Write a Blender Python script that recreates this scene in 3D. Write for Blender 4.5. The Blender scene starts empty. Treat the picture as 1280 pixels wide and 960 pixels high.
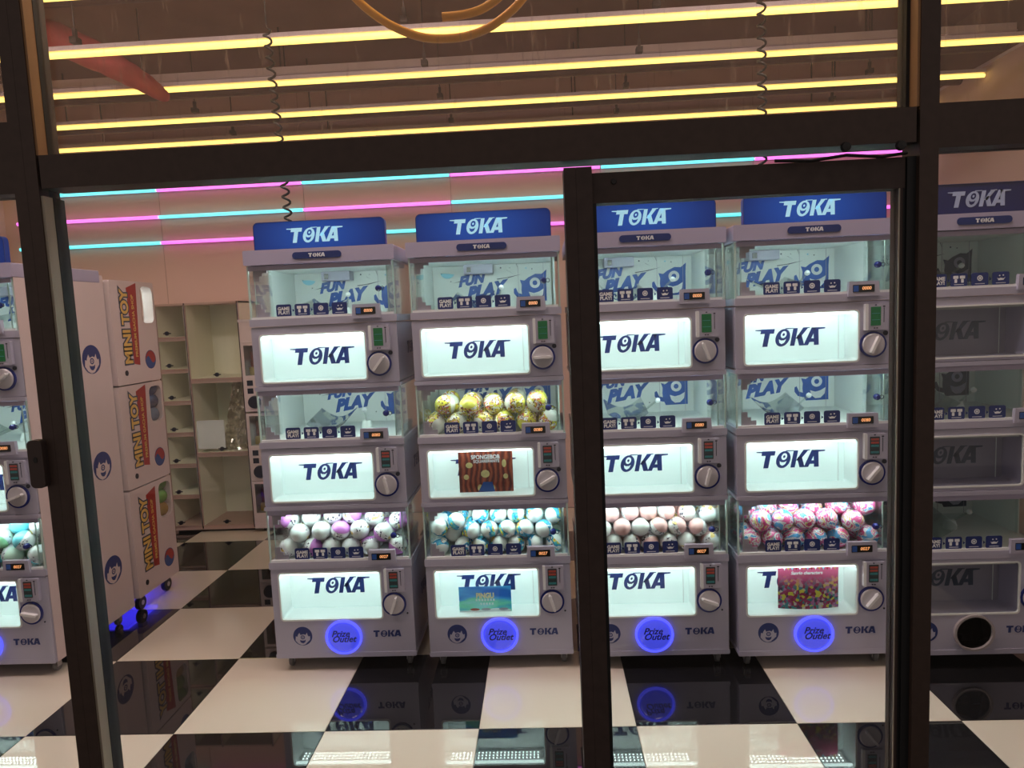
import bpy, math, random
import numpy as np
from mathutils import Vector, Matrix, Euler

random.seed(7)
PI = math.pi
SC = bpy.context.scene
COL = SC.collection

# ------------------------------------------------------------ camera
CAM_H = 1.5755
PITCH, YAW, ROLL = -0.0998, -0.04565, -0.04366
cam_d = bpy.data.cameras.new('camera')
cam = bpy.data.objects.new('camera', cam_d)
COL.objects.link(cam)
fw = Vector((math.sin(YAW)*math.cos(PITCH), math.cos(YAW)*math.cos(PITCH), math.sin(PITCH)))
ri = Vector((math.cos(YAW), -math.sin(YAW), 0))
up = ri.cross(fw)
R = math.cos(ROLL)*ri + math.sin(ROLL)*up
U = -math.sin(ROLL)*ri + math.cos(ROLL)*up
cam.matrix_world = Matrix(((R.x, U.x, -fw.x, 0), (R.y, U.y, -fw.y, 0), (R.z, U.z, -fw.z, CAM_H), (0, 0, 0, 1)))
cam_d.sensor_fit = 'HORIZONTAL'
cam_d.sensor_width = 36.0
cam_d.lens = 876.45/1280*36.0
cam_d.clip_start = 0.05
SC.camera = cam

# ------------------------------------------------------------ world, exposure
W = bpy.data.worlds.new('world')
SC.world = W
W.use_nodes = True
bg = W.node_tree.nodes['Background']
bg.inputs[0].default_value = (0.80, 0.66, 0.60, 1)
bg.inputs[1].default_value = 0.30
SC.view_settings.view_transform = 'Standard'
SC.view_settings.look = 'None'
SC.view_settings.gamma = 1
SC.view_settings.use_curve_mapping = False
SC.view_settings.exposure = 0.0
SC.cycles.transparent_max_bounces = 32
SC.cycles.max_bounces = 8
SC.cycles.use_denoising = True

# lamp strengths, with the added room fill and sign glow
S_STRIP, S_FILL, S_BIN, S_BOX, S_SIGN_GLOW, S_NEON, S_DOT = 2.6, 22.0, 34.0, 6.0, 0.28, 1.7, 16.0

# ------------------------------------------------------------ materials
def nodes(m):
    m.use_nodes = True
    return m.node_tree.nodes, m.node_tree.links

def mat(name, col, rough=0.5, metal=0.0, var=0.08, scale=18.0, bump=0.0, emit=None, es=0.0, coat=0.0, stretch=None):
    """principled with a fine procedural variation of its colour"""
    m = bpy.data.materials.new(name)
    n, l = nodes(m)
    b = n['Principled BSDF']
    b.inputs['Roughness'].default_value = rough
    b.inputs['Metallic'].default_value = metal
    b.inputs['Coat Weight'].default_value = coat
    tc = n.new('ShaderNodeTexCoord')
    no = n.new('ShaderNodeTexNoise'); no.inputs['Scale'].default_value = scale; no.inputs['Detail'].default_value = 4
    if stretch:
        mp = n.new('ShaderNodeMapping'); mp.inputs['Scale'].default_value = stretch
        l.new(tc.outputs['Object'], mp.inputs['Vector']); l.new(mp.outputs[0], no.inputs['Vector'])
    else:
        l.new(tc.outputs['Object'], no.inputs['Vector'])
    mx = n.new('ShaderNodeMix'); mx.data_type = 'RGBA'
    mx.inputs['A'].default_value = (*[c*(1-var) for c in col], 1)
    mx.inputs['B'].default_value = (*[min(1, c*(1+var)) for c in col], 1)
    l.new(no.outputs['Fac'], mx.inputs['Factor'])
    l.new(mx.outputs['Result'], b.inputs['Base Color'])
    if bump:
        bp = n.new('ShaderNodeBump'); bp.inputs['Strength'].default_value = bump; bp.inputs['Distance'].default_value = 0.01
        l.new(no.outputs['Fac'], bp.inputs['Height']); l.new(bp.outputs[0], b.inputs['Normal'])
    if emit:
        b.inputs['Emission Color'].default_value = (*emit, 1)
        b.inputs['Emission Strength'].default_value = es
    return m

def clear(name, tint=(0.97, 1.0, 0.99), rough=0.02, f0=0.04, power=5.0, dust=0.0, dust_col=(0.7, 0.6, 0.5), dscale=(6, 6, 0.6), thr=0.62, base_dust=0.0):
    """clear sheet: transparent + mirror by view angle, optional dust streaks lit from either side"""
    m = bpy.data.materials.new(name)
    n, l = nodes(m)
    n.remove(n['Principled BSDF'])
    out = n['Material Output']
    tr = n.new('ShaderNodeBsdfTransparent'); tr.inputs[0].default_value = (*tint, 1)
    gl = n.new('ShaderNodeBsdfGlossy'); gl.inputs['Roughness'].default_value = rough
    lw = n.new('ShaderNodeLayerWeight'); lw.inputs['Blend'].default_value = 0.5
    pw = n.new('ShaderNodeMath'); pw.operation = 'POWER'; pw.inputs[1].default_value = power
    l.new(lw.outputs['Facing'], pw.inputs[0])
    ma = n.new('ShaderNodeMath'); ma.operation = 'MULTIPLY_ADD'; ma.inputs[1].default_value = 1-f0; ma.inputs[2].default_value = f0
    l.new(pw.outputs[0], ma.inputs[0])
    mix = n.new('ShaderNodeMixShader')
    l.new(ma.outputs[0], mix.inputs[0]); l.new(tr.outputs[0], mix.inputs[1]); l.new(gl.outputs[0], mix.inputs[2])
    last = mix
    if dust > 0 or base_dust > 0:
        tc = n.new('ShaderNodeTexCoord'); mp = n.new('ShaderNodeMapping'); mp.inputs['Scale'].default_value = dscale
        no = n.new('ShaderNodeTexNoise'); no.inputs['Scale'].default_value = 5; no.inputs['Detail'].default_value = 8; no.inputs['Roughness'].default_value = 0.7
        l.new(tc.outputs['Object'], mp.inputs[0]); l.new(mp.outputs[0], no.inputs['Vector'])
        mr = n.new('ShaderNodeMapRange'); mr.inputs[1].default_value = thr; mr.inputs[2].default_value = thr+0.2
        mr.inputs[3].default_value = base_dust; mr.inputs[4].default_value = base_dust+dust
        l.new(no.outputs['Fac'], mr.inputs[0])
        df = n.new('ShaderNodeBsdfDiffuse'); df.inputs[0].default_value = (*dust_col, 1)
        tl = n.new('ShaderNodeBsdfTranslucent'); tl.inputs[0].default_value = (*dust_col, 1)
        dm = n.new('ShaderNodeMixShader'); l.new(df.outputs[0], dm.inputs[1]); l.new(tl.outputs[0], dm.inputs[2])
        m2 = n.new('ShaderNodeMixShader'); l.new(mr.outputs[0], m2.inputs[0]); l.new(mix.outputs[0], m2.inputs[1]); l.new(dm.outputs[0], m2.inputs[2])
        last = m2
    l.new(last.outputs[0], out.inputs['Surface'])
    return m

def emis(name, col, s, sample=True, base=(0.8, 0.8, 0.8)):
    m = mat(name, base, 0.4, var=0.02, emit=col, es=s)
    if not sample:
        m.cycles.emission_sampling = 'NONE'
    return m

def ramp(n, l, src, stops, interp='CONSTANT'):
    r = n.new('ShaderNodeValToRGB'); r.color_ramp.interpolation = interp
    e = r.color_ramp.elements
    while len(e) < len(stops): e.new(0.5)
    for k, (p, c) in enumerate(stops):
        e[k].position = p; e[k].color = (*c, 1)
    l.new(src, r.inputs[0])
    return r

def capsule_mat(name, ca, cb, style):
    m = bpy.data.materials.new(name)
    n, l = nodes(m); b = n['Principled BSDF']
    b.inputs['Roughness'].default_value = 0.22; b.inputs['Coat Weight'].default_value = 0.4
    tc = n.new('ShaderNodeTexCoord'); oi = n.new('ShaderNodeObjectInfo')
    mu = n.new('ShaderNodeMath'); mu.operation = 'MULTIPLY'; mu.inputs[1].default_value = 37.0
    l.new(oi.outputs['Random'], mu.inputs[0])
    ad = n.new('ShaderNodeVectorMath'); ad.operation = 'ADD'
    l.new(tc.outputs['Object'], ad.inputs[0]); l.new(mu.outputs[0], ad.inputs[1])
    sx = n.new('ShaderNodeSeparateXYZ'); l.new(tc.outputs['Object'], sx.inputs[0])
    def noise(scale, detail=2, dist=0.0):
        q = n.new('ShaderNodeTexNoise'); q.inputs['Scale'].default_value = scale; q.inputs['Detail'].default_value = detail; q.inputs['Distortion'].default_value = dist
        l.new(ad.outputs[0], q.inputs['Vector']); return q
    def math_(op, a, v):
        q = n.new('ShaderNodeMath'); q.operation = op; l.new(a, q.inputs[0]); q.inputs[1].default_value = v; return q
    def mixc(f, a, bcol):
        q = n.new('ShaderNodeMix'); q.data_type = 'RGBA'; l.new(f, q.inputs['Factor'])
        for key, v in (('A', a), ('B', bcol)):
            if isinstance(v, tuple): q.inputs[key].default_value = (*v, 1)
            else: l.new(v, q.inputs[key])
        return q.outputs['Result']
    half = math_('GREATER_THAN', sx.outputs['Z'], 0.0)
    col = mixc(half.outputs[0], ca, cb)
    az = math_('ABSOLUTE', sx.outputs['Z'], 0)
    if style == 'label':      # label band with small dark print on it
        band = math_('LESS_THAN', az.outputs[0], 0.0125)
        n1 = noise(130, 1); pr = math_('GREATER_THAN', n1.outputs['Fac'], 0.56)
        n2 = noise(28, 1); gate = math_('GREATER_THAN', n2.outputs['Fac'], 0.5)
        gm = n.new('ShaderNodeMath'); gm.operation = 'MULTIPLY'; l.new(pr.outputs[0], gm.inputs[0]); l.new(gate.outputs[0], gm.inputs[1])
        n3 = noise(22, 1); g3 = math_('GREATER_THAN', n3.outputs['Fac'], 0.63)
        c1 = mixc(g3.outputs[0], (0.82, 0.80, 0.84), (0.85, 0.62, 0.22))
        c1 = mixc(gm.outputs[0], c1, (0.06, 0.05, 0.09))
        col = mixc(band.outputs[0], col, c1)
    elif style == 'band':     # coloured picture band round white halves
        band = math_('LESS_THAN', az.outputs[0], 0.0145)
        n1 = noise(24, 2)
        r = ramp(n, l, n1.outputs['Fac'], [(0, (0.9, 0.92, 0.92)), (0.42, (0.05, 0.42, 0.75)), (0.52, (0.10, 0.60, 0.70)), (0.585, (0.95, 0.80, 0.08)), (0.66, (0.85, 0.25, 0.15))])
        n2 = noise(140, 1); pr = math_('GREATER_THAN', n2.outputs['Fac'], 0.62)
        c1 = mixc(pr.outputs[0], r.outputs[0], (0.03, 0.05, 0.12))
        col = mixc(band.outputs[0], col, c1)
    elif style == 'swirl':
        n1 = noise(15, 3, 1.6)
        r = ramp(n, l, n1.outputs['Fac'], [(0, (0.06, 0.42, 0.85)), (0.41, (0.86, 0.86, 0.88)), (0.475, (0.85, 0.10, 0.33)), (0.55, (0.84, 0.80, 0.84)), (0.60, (0.90, 0.72, 0.20)), (0.63, (0.80, 0.05, 0.26))])
        n2 = n.new('ShaderNodeTexWave'); n2.inputs['Scale'].default_value = 60; n2.inputs['Distortion'].default_value = 9; l.new(ad.outputs[0], n2.inputs['Vector'])
        pr = math_('GREATER_THAN', n2.outputs['Fac'], 0.93)
        col = mixc(pr.outputs[0], r.outputs[0], (0.35, 0.30, 0.42))
    elif style == 'comic':
        n1 = noise(26, 4, 0.8)
        r = ramp(n, l, n1.outputs['Fac'], [(0, (0.90, 0.88, 0.80)), (0.40, (0.80, 0.68, 0.06)), (0.465, (0.62, 0.68, 0.10)), (0.49, (0.70, 0.14, 0.07)), (0.535, (0.90, 0.88, 0.85)), (0.60, (0.72, 0.55, 0.10)), (0.67, (0.30, 0.10, 0.06))])
        band = math_('LESS_THAN', az.outputs[0], 0.03)
        n2 = noise(110, 1); pr = math_('GREATER_THAN', n2.outputs['Fac'], 0.6)
        c1 = mixc(pr.outputs[0], r.outputs[0], (0.12, 0.06, 0.04))
        col = mixc(band.outputs[0], col, c1)
    l.new(col, b.inputs['Base Color'])
    return m

M = {}
M['shell'] = mat('neon_tinted_white_plastic', (0.46, 0.45, 0.58), 0.38, var=0.03, scale=6)  # white plastic; lilac bounce of the pink neon is put into its colour
M['shell2'] = mat('neon_tinted_white_plastic_cap', (0.42, 0.39, 0.55), 0.4, var=0.03, scale=6)  # same white plastic, neon bounce tinted in more strongly
M['inner'] = mat('white_inner_panel', (0.84, 0.88, 0.88), 0.45, var=0.02)
M['seam'] = mat('dark_gap', (0.02, 0.02, 0.025), 0.7)
M['bracket'] = mat('grey_violet_bracket', (0.42, 0.38, 0.47), 0.5)
M['ink'] = mat('navy_print', (0.012, 0.030, 0.17), 0.35, var=0.05)
M['ink_mid'] = mat('blue_print', (0.02, 0.10, 0.42), 0.35, var=0.25, scale=30)
M['ink_light'] = mat('pale_blue_print', (0.30, 0.68, 0.85), 0.4)
M['ink_line'] = mat('thin_line_print', (0.05, 0.07, 0.12), 0.4)
M['white_print'] = mat('white_print', (0.85, 0.88, 0.92), 0.4)
M['navy_ring'] = mat('navy_ring_plastic', (0.012, 0.022, 0.19), 0.25)
M['knob'] = mat('grey_dial_plastic', (0.55, 0.53, 0.58), 0.3, metal=0.15)
M['knob_fin'] = mat('pale_dial_fin', (0.80, 0.79, 0.82), 0.25)
M['lockblack'] = mat('black_lock', (0.01, 0.012, 0.03), 0.3, metal=0.3)
M['metal'] = mat('brushed_metal', (0.5, 0.5, 0.52), 0.3, metal=0.9)
M['acrylic'] = clear('clear_acrylic', (0.985, 1.0, 0.995), 0.02, 0.03)
M['acrylic_side'] = clear('clear_acrylic_side', (0.97, 0.995, 0.99), 0.03, 0.07, power=4)
M['edge'] = mat('acrylic_edge', (0.55, 0.70, 0.66), 0.15, var=0.25, scale=25, stretch=(1, 1, 0.3))
M['smoke'] = clear('window_cover', (0.97, 1.0, 1.0), 0.03, 0.035)
M['glass'] = clear('shop_glass', (0.97, 0.98, 0.97), 0.0, 0.03, dust=0.10, dscale=(14, 14, 0.8), thr=0.66)
M['glass_up'] = clear('dusty_upper_glass', (0.93, 0.90, 0.86), 0.01, 0.04, dust=0.35, dust_col=(0.75, 0.55, 0.38), dscale=(11, 9, 1.3), thr=0.585, base_dust=0.045)
M['bronze'] = mat('dark_bronze_frame', (0.065, 0.043, 0.034), 0.5, metal=0.2, var=0.25, scale=40, bump=0.05)
M['bronze2'] = mat('dark_bronze_frame_worn', (0.055, 0.037, 0.032), 0.6, metal=0.1, var=0.35, scale=30, bump=0.08)
M['alu'] = mat('worn_aluminium', (0.42, 0.37, 0.29), 0.4, metal=0.3, var=0.35, scale=9, stretch=(1, 1, 0.15), bump=0.1)
M['tan'] = mat('tan_timber_strip', (0.33, 0.18, 0.08), 0.45, var=0.3, scale=12, stretch=(1, 1, 0.2))
M['gasket'] = mat('black_gasket', (0.012, 0.014, 0.016), 0.55, var=0.3)
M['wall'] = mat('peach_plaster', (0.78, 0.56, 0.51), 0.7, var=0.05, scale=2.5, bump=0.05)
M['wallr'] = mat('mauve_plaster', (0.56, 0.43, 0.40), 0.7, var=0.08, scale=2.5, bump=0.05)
M['ceil'] = mat('raw_dark_ceiling', (0.22, 0.135, 0.10), 0.9, var=0.45, scale=2.2, bump=0.3)
M['beam'] = mat('painted_beam', (0.80, 0.70, 0.70), 0.7, var=0.2, scale=5)
M['beamd'] = mat('dark_conduit', (0.10, 0.055, 0.05), 0.6, var=0.3, scale=9)
M['channel'] = mat('strip_channel', (0.68, 0.60, 0.64), 0.45, var=0.08, scale=30)
M['rod'] = mat('dark_rod', (0.08, 0.06, 0.055), 0.5, metal=0.5)
M['strip'] = emis('yellow_light_tube', (1.0, 0.74, 0.17), S_STRIP, base=(0.9, 0.8, 0.4))
M['cyan'] = emis('cyan_light_tube', (0.03, 0.70, 0.78), S_NEON)
M['pink'] = emis('pink_light_tube', (0.85, 0.10, 0.72), S_NEON)
M['fill_on'] = emis('added_fill_diffuser', (1.0, 0.80, 0.77), S_FILL)  # added fill for the whole room, no known fixture
M['ground'] = mat('outside_paving', (0.12, 0.11, 0.10), 0.6, var=0.2, scale=4)
M['orange'] = mat('orange_hose', (0.78, 0.36, 0.01), 0.4, var=0.1, emit=None)
M['black'] = mat('black_cable', (0.012, 0.012, 0.012), 0.45)
M['red'] = mat('red_fabric', (0.50, 0.09, 0.09), 0.7, var=0.3, scale=14, bump=0.5)
M['wheel'] = mat('translucent_grey_wheel', (0.16, 0.16, 0.17), 0.3)
M['stone'] = mat('black_tile', (0.010, 0.010, 0.012), 0.018, var=0.4, scale=6, coat=0.6)
M['marble'] = mat('cream_tile', (0.72, 0.65, 0.55), 0.03, var=0.03, scale=3, coat=0.35)
M['grout'] = mat('floor_bed', (0.14, 0.12, 0.11), 0.8)
M['locker'] = mat('cream_locker_panel', (0.90, 0.87, 0.72), 0.5, var=0.04, scale=4)
M['lockerpink'] = mat('pink_locker_edge', (0.55, 0.38, 0.33), 0.5)
M['crumple'] = clear('crumpled_film', (0.9, 0.86, 0.8), 0.15, 0.25, power=1.5, dust=0.7, dust_col=(0.8, 0.7, 0.55), dscale=(30, 30, 30), thr=0.56)
M['mred'] = mat('red_print', (0.38, 0.025, 0.02), 0.4)
M['myel'] = mat('yellow_print', (0.78, 0.50, 0.12), 0.4)
M['mblu'] = mat('royal_print', (0.02, 0.07, 0.28), 0.4)
M['pinkshell'] = mat('pinkish_white_plastic', (0.70, 0.58, 0.58), 0.4, var=0.03)
M['blueglow'] = emis('blue_underglow_lamp', (0.04, 0.03, 1.0), 2.5)
M['digits'] = emis('orange_digits', (1.0, 0.30, 0.02), 1.0, False)
M['screen'] = mat('black_display', (0.01, 0.01, 0.012), 0.2)
M['lcd_green'] = mat('dark_green_display', (0.01, 0.09, 0.025), 0.2, var=0.5, scale=40, stretch=(0.1, 1, 1), emit=(0.0, 0.10, 0.03), es=0.3)
M['lcd_dark'] = mat('dark_menu_display', (0.03, 0.05, 0.06), 0.3)
M['lcd_red'] = mat('red_menu_line', (0.45, 0.08, 0.06), 0.3)
M['lcd_teal'] = mat('teal_menu_line', (0.04, 0.25, 0.28), 0.3)
M['led_dot'] = emis('white_led_dots', (0.85, 1.0, 0.95), S_DOT, False)
M['clear_part'] = clear('clear_moulded_plastic', (0.85, 0.9, 0.89), 0.05, 0.12, power=2.5)

def lit_sign(name, ca, cb, s, cx, cz, rad):
    """backlit sheet, its lamp sits in the middle"""
    m = bpy.data.materials.new(name); n, l = nodes(m); b = n['Principled BSDF']
    b.inputs['Roughness'].default_value = 0.3; b.inputs['Specular IOR Level'].default_value = 0.2
    tc = n.new('ShaderNodeTexCoord')
    vm = n.new('ShaderNodeMapping'); vm.inputs['Location'].default_value = (-cx/rad, 0, -cz/rad*2.2); vm.inputs['Scale'].default_value = (1/rad, 0, 2.2/rad)
    l.new(tc.outputs['Object'], vm.inputs[0])
    le = n.new('ShaderNodeVectorMath'); le.operation = 'LENGTH'; l.new(vm.outputs[0], le.inputs[0])
    r = ramp(n, l, le.outputs['Value'], [(0, ca), (1, cb)], 'EASE')
    b.inputs['Base Color'].default_value = (*[c*.6 for c in cb], 1)
    l.new(r.outputs[0], b.inputs['Emission Color']); b.inputs['Emission Strength'].default_value = s
    return m
def lightset(on):
    q = {}
    if on:
        q['header'] = lit_sign('header_blue_backlit', (0.02, 0.10, 0.50), (0.006, 0.022, 0.15), 0.62, 0.31, 1.95, 0.36)
        q['header_logo'] = emis('header_logo_backlit', (0.35, 0.80, 1.0), 0.55, False, base=(.35,.5,.6))
        q['sign'] = emis('lightbox_white_added_glow', (0.72, 1.0, 0.95), S_SIGN_GLOW, base=(0.86, 0.90, 0.90))  # panel is no lamp; a mild glow is added to even out its white
        q['boxlamp'] = emis('lightbox_lamp', (0.80, 1.0, 0.96), S_BOX)
        q['binlamp'] = emis('bin_lamp', (0.80, 1.0, 0.93), S_BIN)
        q['dot'] = M['led_dot']
        q['outlet'] = mat('blue_lit_flap', (0.05, 0.06, 0.5), 0.12, emit=(0.06, 0.075, 0.85), es=0.8, coat=0.5)
        q['outlet_rim'] = emis('blue_lit_ring', (0.07, 0.08, 1.0), 1.7, base=(.1,.1,.5))
        q['outlet_txt'] = mat('navy_flap_print', (0.01, 0.01, 0.12), 0.3)
        q['digits'] = M['digits']
    else:
        q['header'] = mat('header_blue_unlit', (0.012, 0.016, 0.11), 0.18, coat=0.6)
        q['header_logo'] = mat('header_logo_unlit', (0.40, 0.48, 0.72), 0.25)
        q['sign'] = mat('lightbox_white_unlit', (0.34, 0.31, 0.40), 0.5)
        q['boxlamp'] = mat('lamp_unlit', (0.5, 0.5, 0.5), 0.5)
        q['binlamp'] = q['boxlamp']; q['dot'] = q['boxlamp']
        q['outlet'] = mat('dark_open_outlet', (0.02, 0.022, 0.03), 0.12, coat=0.5)
        q['outlet_rim'] = mat('grey_outlet_ring', (0.42, 0.38, 0.40), 0.4)
        q['outlet_txt'] = q['outlet']
        q['digits'] = M['lcd_dark']
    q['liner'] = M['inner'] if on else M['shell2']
    return q
LIT, OFF = lightset(True), lightset(False)

# ------------------------------------------------------------ mesh builder
class MB:
    def __init__(s): s.v = []; s.f = []; s.m = []; s.mats = []
    def mi(s, m):
        if m not in s.mats: s.mats.append(m)
        return s.mats.index(m)
    def add(s, vs, fs, m):
        k = len(s.v); s.v += [tuple(p) for p in vs]; i = s.mi(m)
        for f in fs: s.f.append(tuple(k+a for a in f)); s.m.append(i)
    def box(s, x0, x1, y0, y1, z0, z1, m):
        vs = [(x, y, z) for x in (x0, x1) for y in (y0, y1) for z in (z0, z1)]
        s.add(vs, [(0, 1, 3, 2), (4, 6, 7, 5), (0, 4, 5, 1), (2, 3, 7, 6), (0, 2, 6, 4), (1, 5, 7, 3)], m)
        return s
    def prism(s, pts, m, y0=0.0, y1=0.01, fr=None):
        """polygon in the frame's right/up plane, extruded against the normal. default: x,z plane facing -y"""
        P = lambda a, b, d: (a, d, b)
        if fr:
            o, r, u, nn = fr
            P = lambda a, b, d: tuple(o[i]+r[i]*a+u[i]*b-nn[i]*d for i in range(3))
        k = len(pts)
        vs = [P(a, b, y0) for a, b in pts]+[P(a, b, y1) for a, b in pts]
        fs = [tuple(range(k)), tuple(range(2*k-1, k-1, -1))]+[(i, k+i, k+(i+1) % k, (i+1) % k) for i in range(k)]
        s.add(vs, fs, m); return s
    def ring(s, po, pi_, m, y0, y1, fr=None, back=True):
        P = lambda a, b, d: (a, d, b)
        if fr:
            o, r, u, nn = fr
            P = lambda a, b, d: tuple(o[i]+r[i]*a+u[i]*b-nn[i]*d for i in range(3))
        k = len(po)
        vs = [P(a, b, y0) for a, b in po]+[P(a, b, y0) for a, b in pi_]+[P(a, b, y1) for a, b in po]+[P(a, b, y1) for a, b in pi_]
        fs = []
        for i in range(k):
            j = (i+1) % k
            fs += [(i, j, k+j, k+i), (i, 2*k+i, 2*k+j, j), (k+i, k+j, 3*k+j, 3*k+i)]
            if back: fs.append((2*k+i, 3*k+i, 3*k+j, 2*k+j))
        s.add(vs, fs, m); return s
    def tube(s, path, r, m, n=8, cap=True):
        path = [Vector(p) for p in path]; vs = []; fs = []
        rr = r if isinstance(r, (list, tuple)) else [r]*len(path)
        t = (path[1]-path[0]).normalized()
        a = Vector((0, 0, 1)) if abs(t.z) < 0.9 else Vector((1, 0, 0))
        u_ = t.cross(a).normalized()
        for i, p in enumerate(path):
            t = (path[min(i+1, len(path)-1)]-path[max(i-1, 0)]).normalized()
            u_ = (u_-t*u_.dot(t)).normalized(); w = t.cross(u_)
            for k in range(n):
                an = 2*PI*k/n; vs.append(p+(u_*math.cos(an)+w*math.sin(an))*rr[i])
        for i in range(len(path)-1):
            for k in range(n):
                fs.append((i*n+k, i*n+(k+1) % n, (i+1)*n+(k+1) % n, (i+1)*n+k))
        if cap: fs += [tuple(range(n-1, -1, -1)), tuple(range((len(path)-1)*n, len(path)*n))]
        s.add(vs, fs, m); return s
    def lathe(s, prof, m, n=24, o=(0, 0, 0), axis='y'):
        """prof: (radius, distance along axis)"""
        vs = []; fs = []
        for r, h in prof:
            for k in range(n):
                an = 2*PI*k/n; a, b = r*math.cos(an), r*math.sin(an)
                if axis == 'y': vs.append((o[0]+a, o[1]+h, o[2]+b))
                elif axis == 'z': vs.append((o[0]+a, o[1]+b, o[2]+h))
                else: vs.append((o[0]+h, o[1]+a, o[2]+b))
        for i in range(len(prof)-1):
            for k in range(n): fs.append((i*n+k, i*n+(k+1) % n, (i+1)*n+(k+1) % n, (i+1)*n+k))
        fs += [tuple(range(n)), tuple(range((len(prof)-1)*n, len(prof)*n))]
        s.add(vs, fs, m); return s
    def mesh(s, name, smooth=None):
        me = bpy.data.meshes.new(name); me.from_pydata(s.v, [], s.f)
        for m in s.mats: me.materials.append(m)
        me.polygons.foreach_set('material_index', s.m)
        me.validate()
        import bmesh as _b
        b = _b.new(); b.from_mesh(me); _b.ops.recalc_face_normals(b, faces=b.faces[:]); b.to_mesh(me); b.free()
        if smooth is not None:
            me.shade_smooth(); me.set_sharp_from_angle(angle=math.radians(smooth))
        return me
    def obj(s, name, parent=None, smooth=None):
        return put(name, s.mesh(name, smooth), parent)

def put(name, me, parent=None, loc=None, rot=None):
    o = bpy.data.objects.new(name, me); COL.objects.link(o)
    if parent: o.parent = parent
    if loc is not None: o.location = loc
    if rot is not None: o.rotation_euler = rot
    return o
def tag(o, label=None, cat=None, group=None, kind=None):
    if label: o['label'] = label
    if cat: o['category'] = cat
    if group: o['group'] = group
    if kind: o['kind'] = kind
    return o
def empty(name, loc, label, cat, group=None, kind=None):
    o = bpy.data.objects.new(name, None); COL.objects.link(o); o.location = loc; o.empty_display_size = 0.1
    return tag(o, label, cat, group, kind)
def copy_tree(o, parent=None):
    c = o.copy(); COL.objects.link(c); c.parent = parent
    for ch in list(o.children): copy_tree(ch, c)
    return c

def rrect(x0, x1, z0, z1, r, k=4):
    pts = []
    for cx, cz, a0 in ((x1-r, z1-r, 0), (x0+r, z1-r, 90), (x0+r, z0+r, 180), (x1-r, z0+r, 270)):
        for i in range(k+1):
            a = math.radians(a0+90*i/k); pts.append((cx+r*math.cos(a), cz+r*math.sin(a)))
    return pts
def ell(cx, cz, rx, rz, n=24):
    return [(cx+rx*math.cos(2*PI*i/n), cz+rz*math.sin(2*PI*i/n)) for i in range(n)]

# ---- lettering
def text_pts(body, size, bold=0.0, shear=0.0, squeeze=1.0, ls=1.0):
    key = (body, size, bold, shear, squeeze, ls)
    cu = bpy.data.curves.new('lettering', 'FONT'); cu.body = body; cu.size = size; cu.offset = bold; cu.shear = shear
    cu.align_x = 'CENTER'; cu.align_y = 'CENTER'; cu.space_line = 0.85; cu.space_character = ls; cu.resolution_u = 3
    ob = bpy.data.objects.new('lettering', cu); COL.objects.link(ob)
    dg = bpy.context.evaluated_depsgraph_get(); me = bpy.data.meshes.new_from_object(ob.evaluated_get(dg))
    vs = [(v.co.x*squeeze, v.co.y) for v in me.vertices]; fs = [tuple(p.vertices) for p in me.polygons]
    bpy.data.objects.remove(ob); bpy.data.curves.remove(cu); bpy.data.meshes.remove(me)
    return vs, fs
_tc = {}
def add_text(mb, body, size, m, fr, bold=0.0, shear=0.0, squeeze=1.0, ls=1.0, lift=0.0008):
    key = (body, size, bold, shear, squeeze, ls)
    if key not in _tc: _tc[key] = text_pts(*key)
    vs, fs = _tc[key]; o, r, u, nn = fr
    mb.add([tuple(o[i]+r[i]*a+u[i]*b+nn[i]*lift for i in range(3)) for a, b in vs], fs, m)
FRONT = lambda x, y, z: ((x, y, z), (1, 0, 0), (0, 0, 1), (0, -1, 0))
def frot(x, y, z, deg):
    a = math.radians(deg)
    return ((x, y, z), (math.cos(a), 0, math.sin(a)), (-math.sin(a), 0, math.cos(a)), (0, -1, 0))

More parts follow.
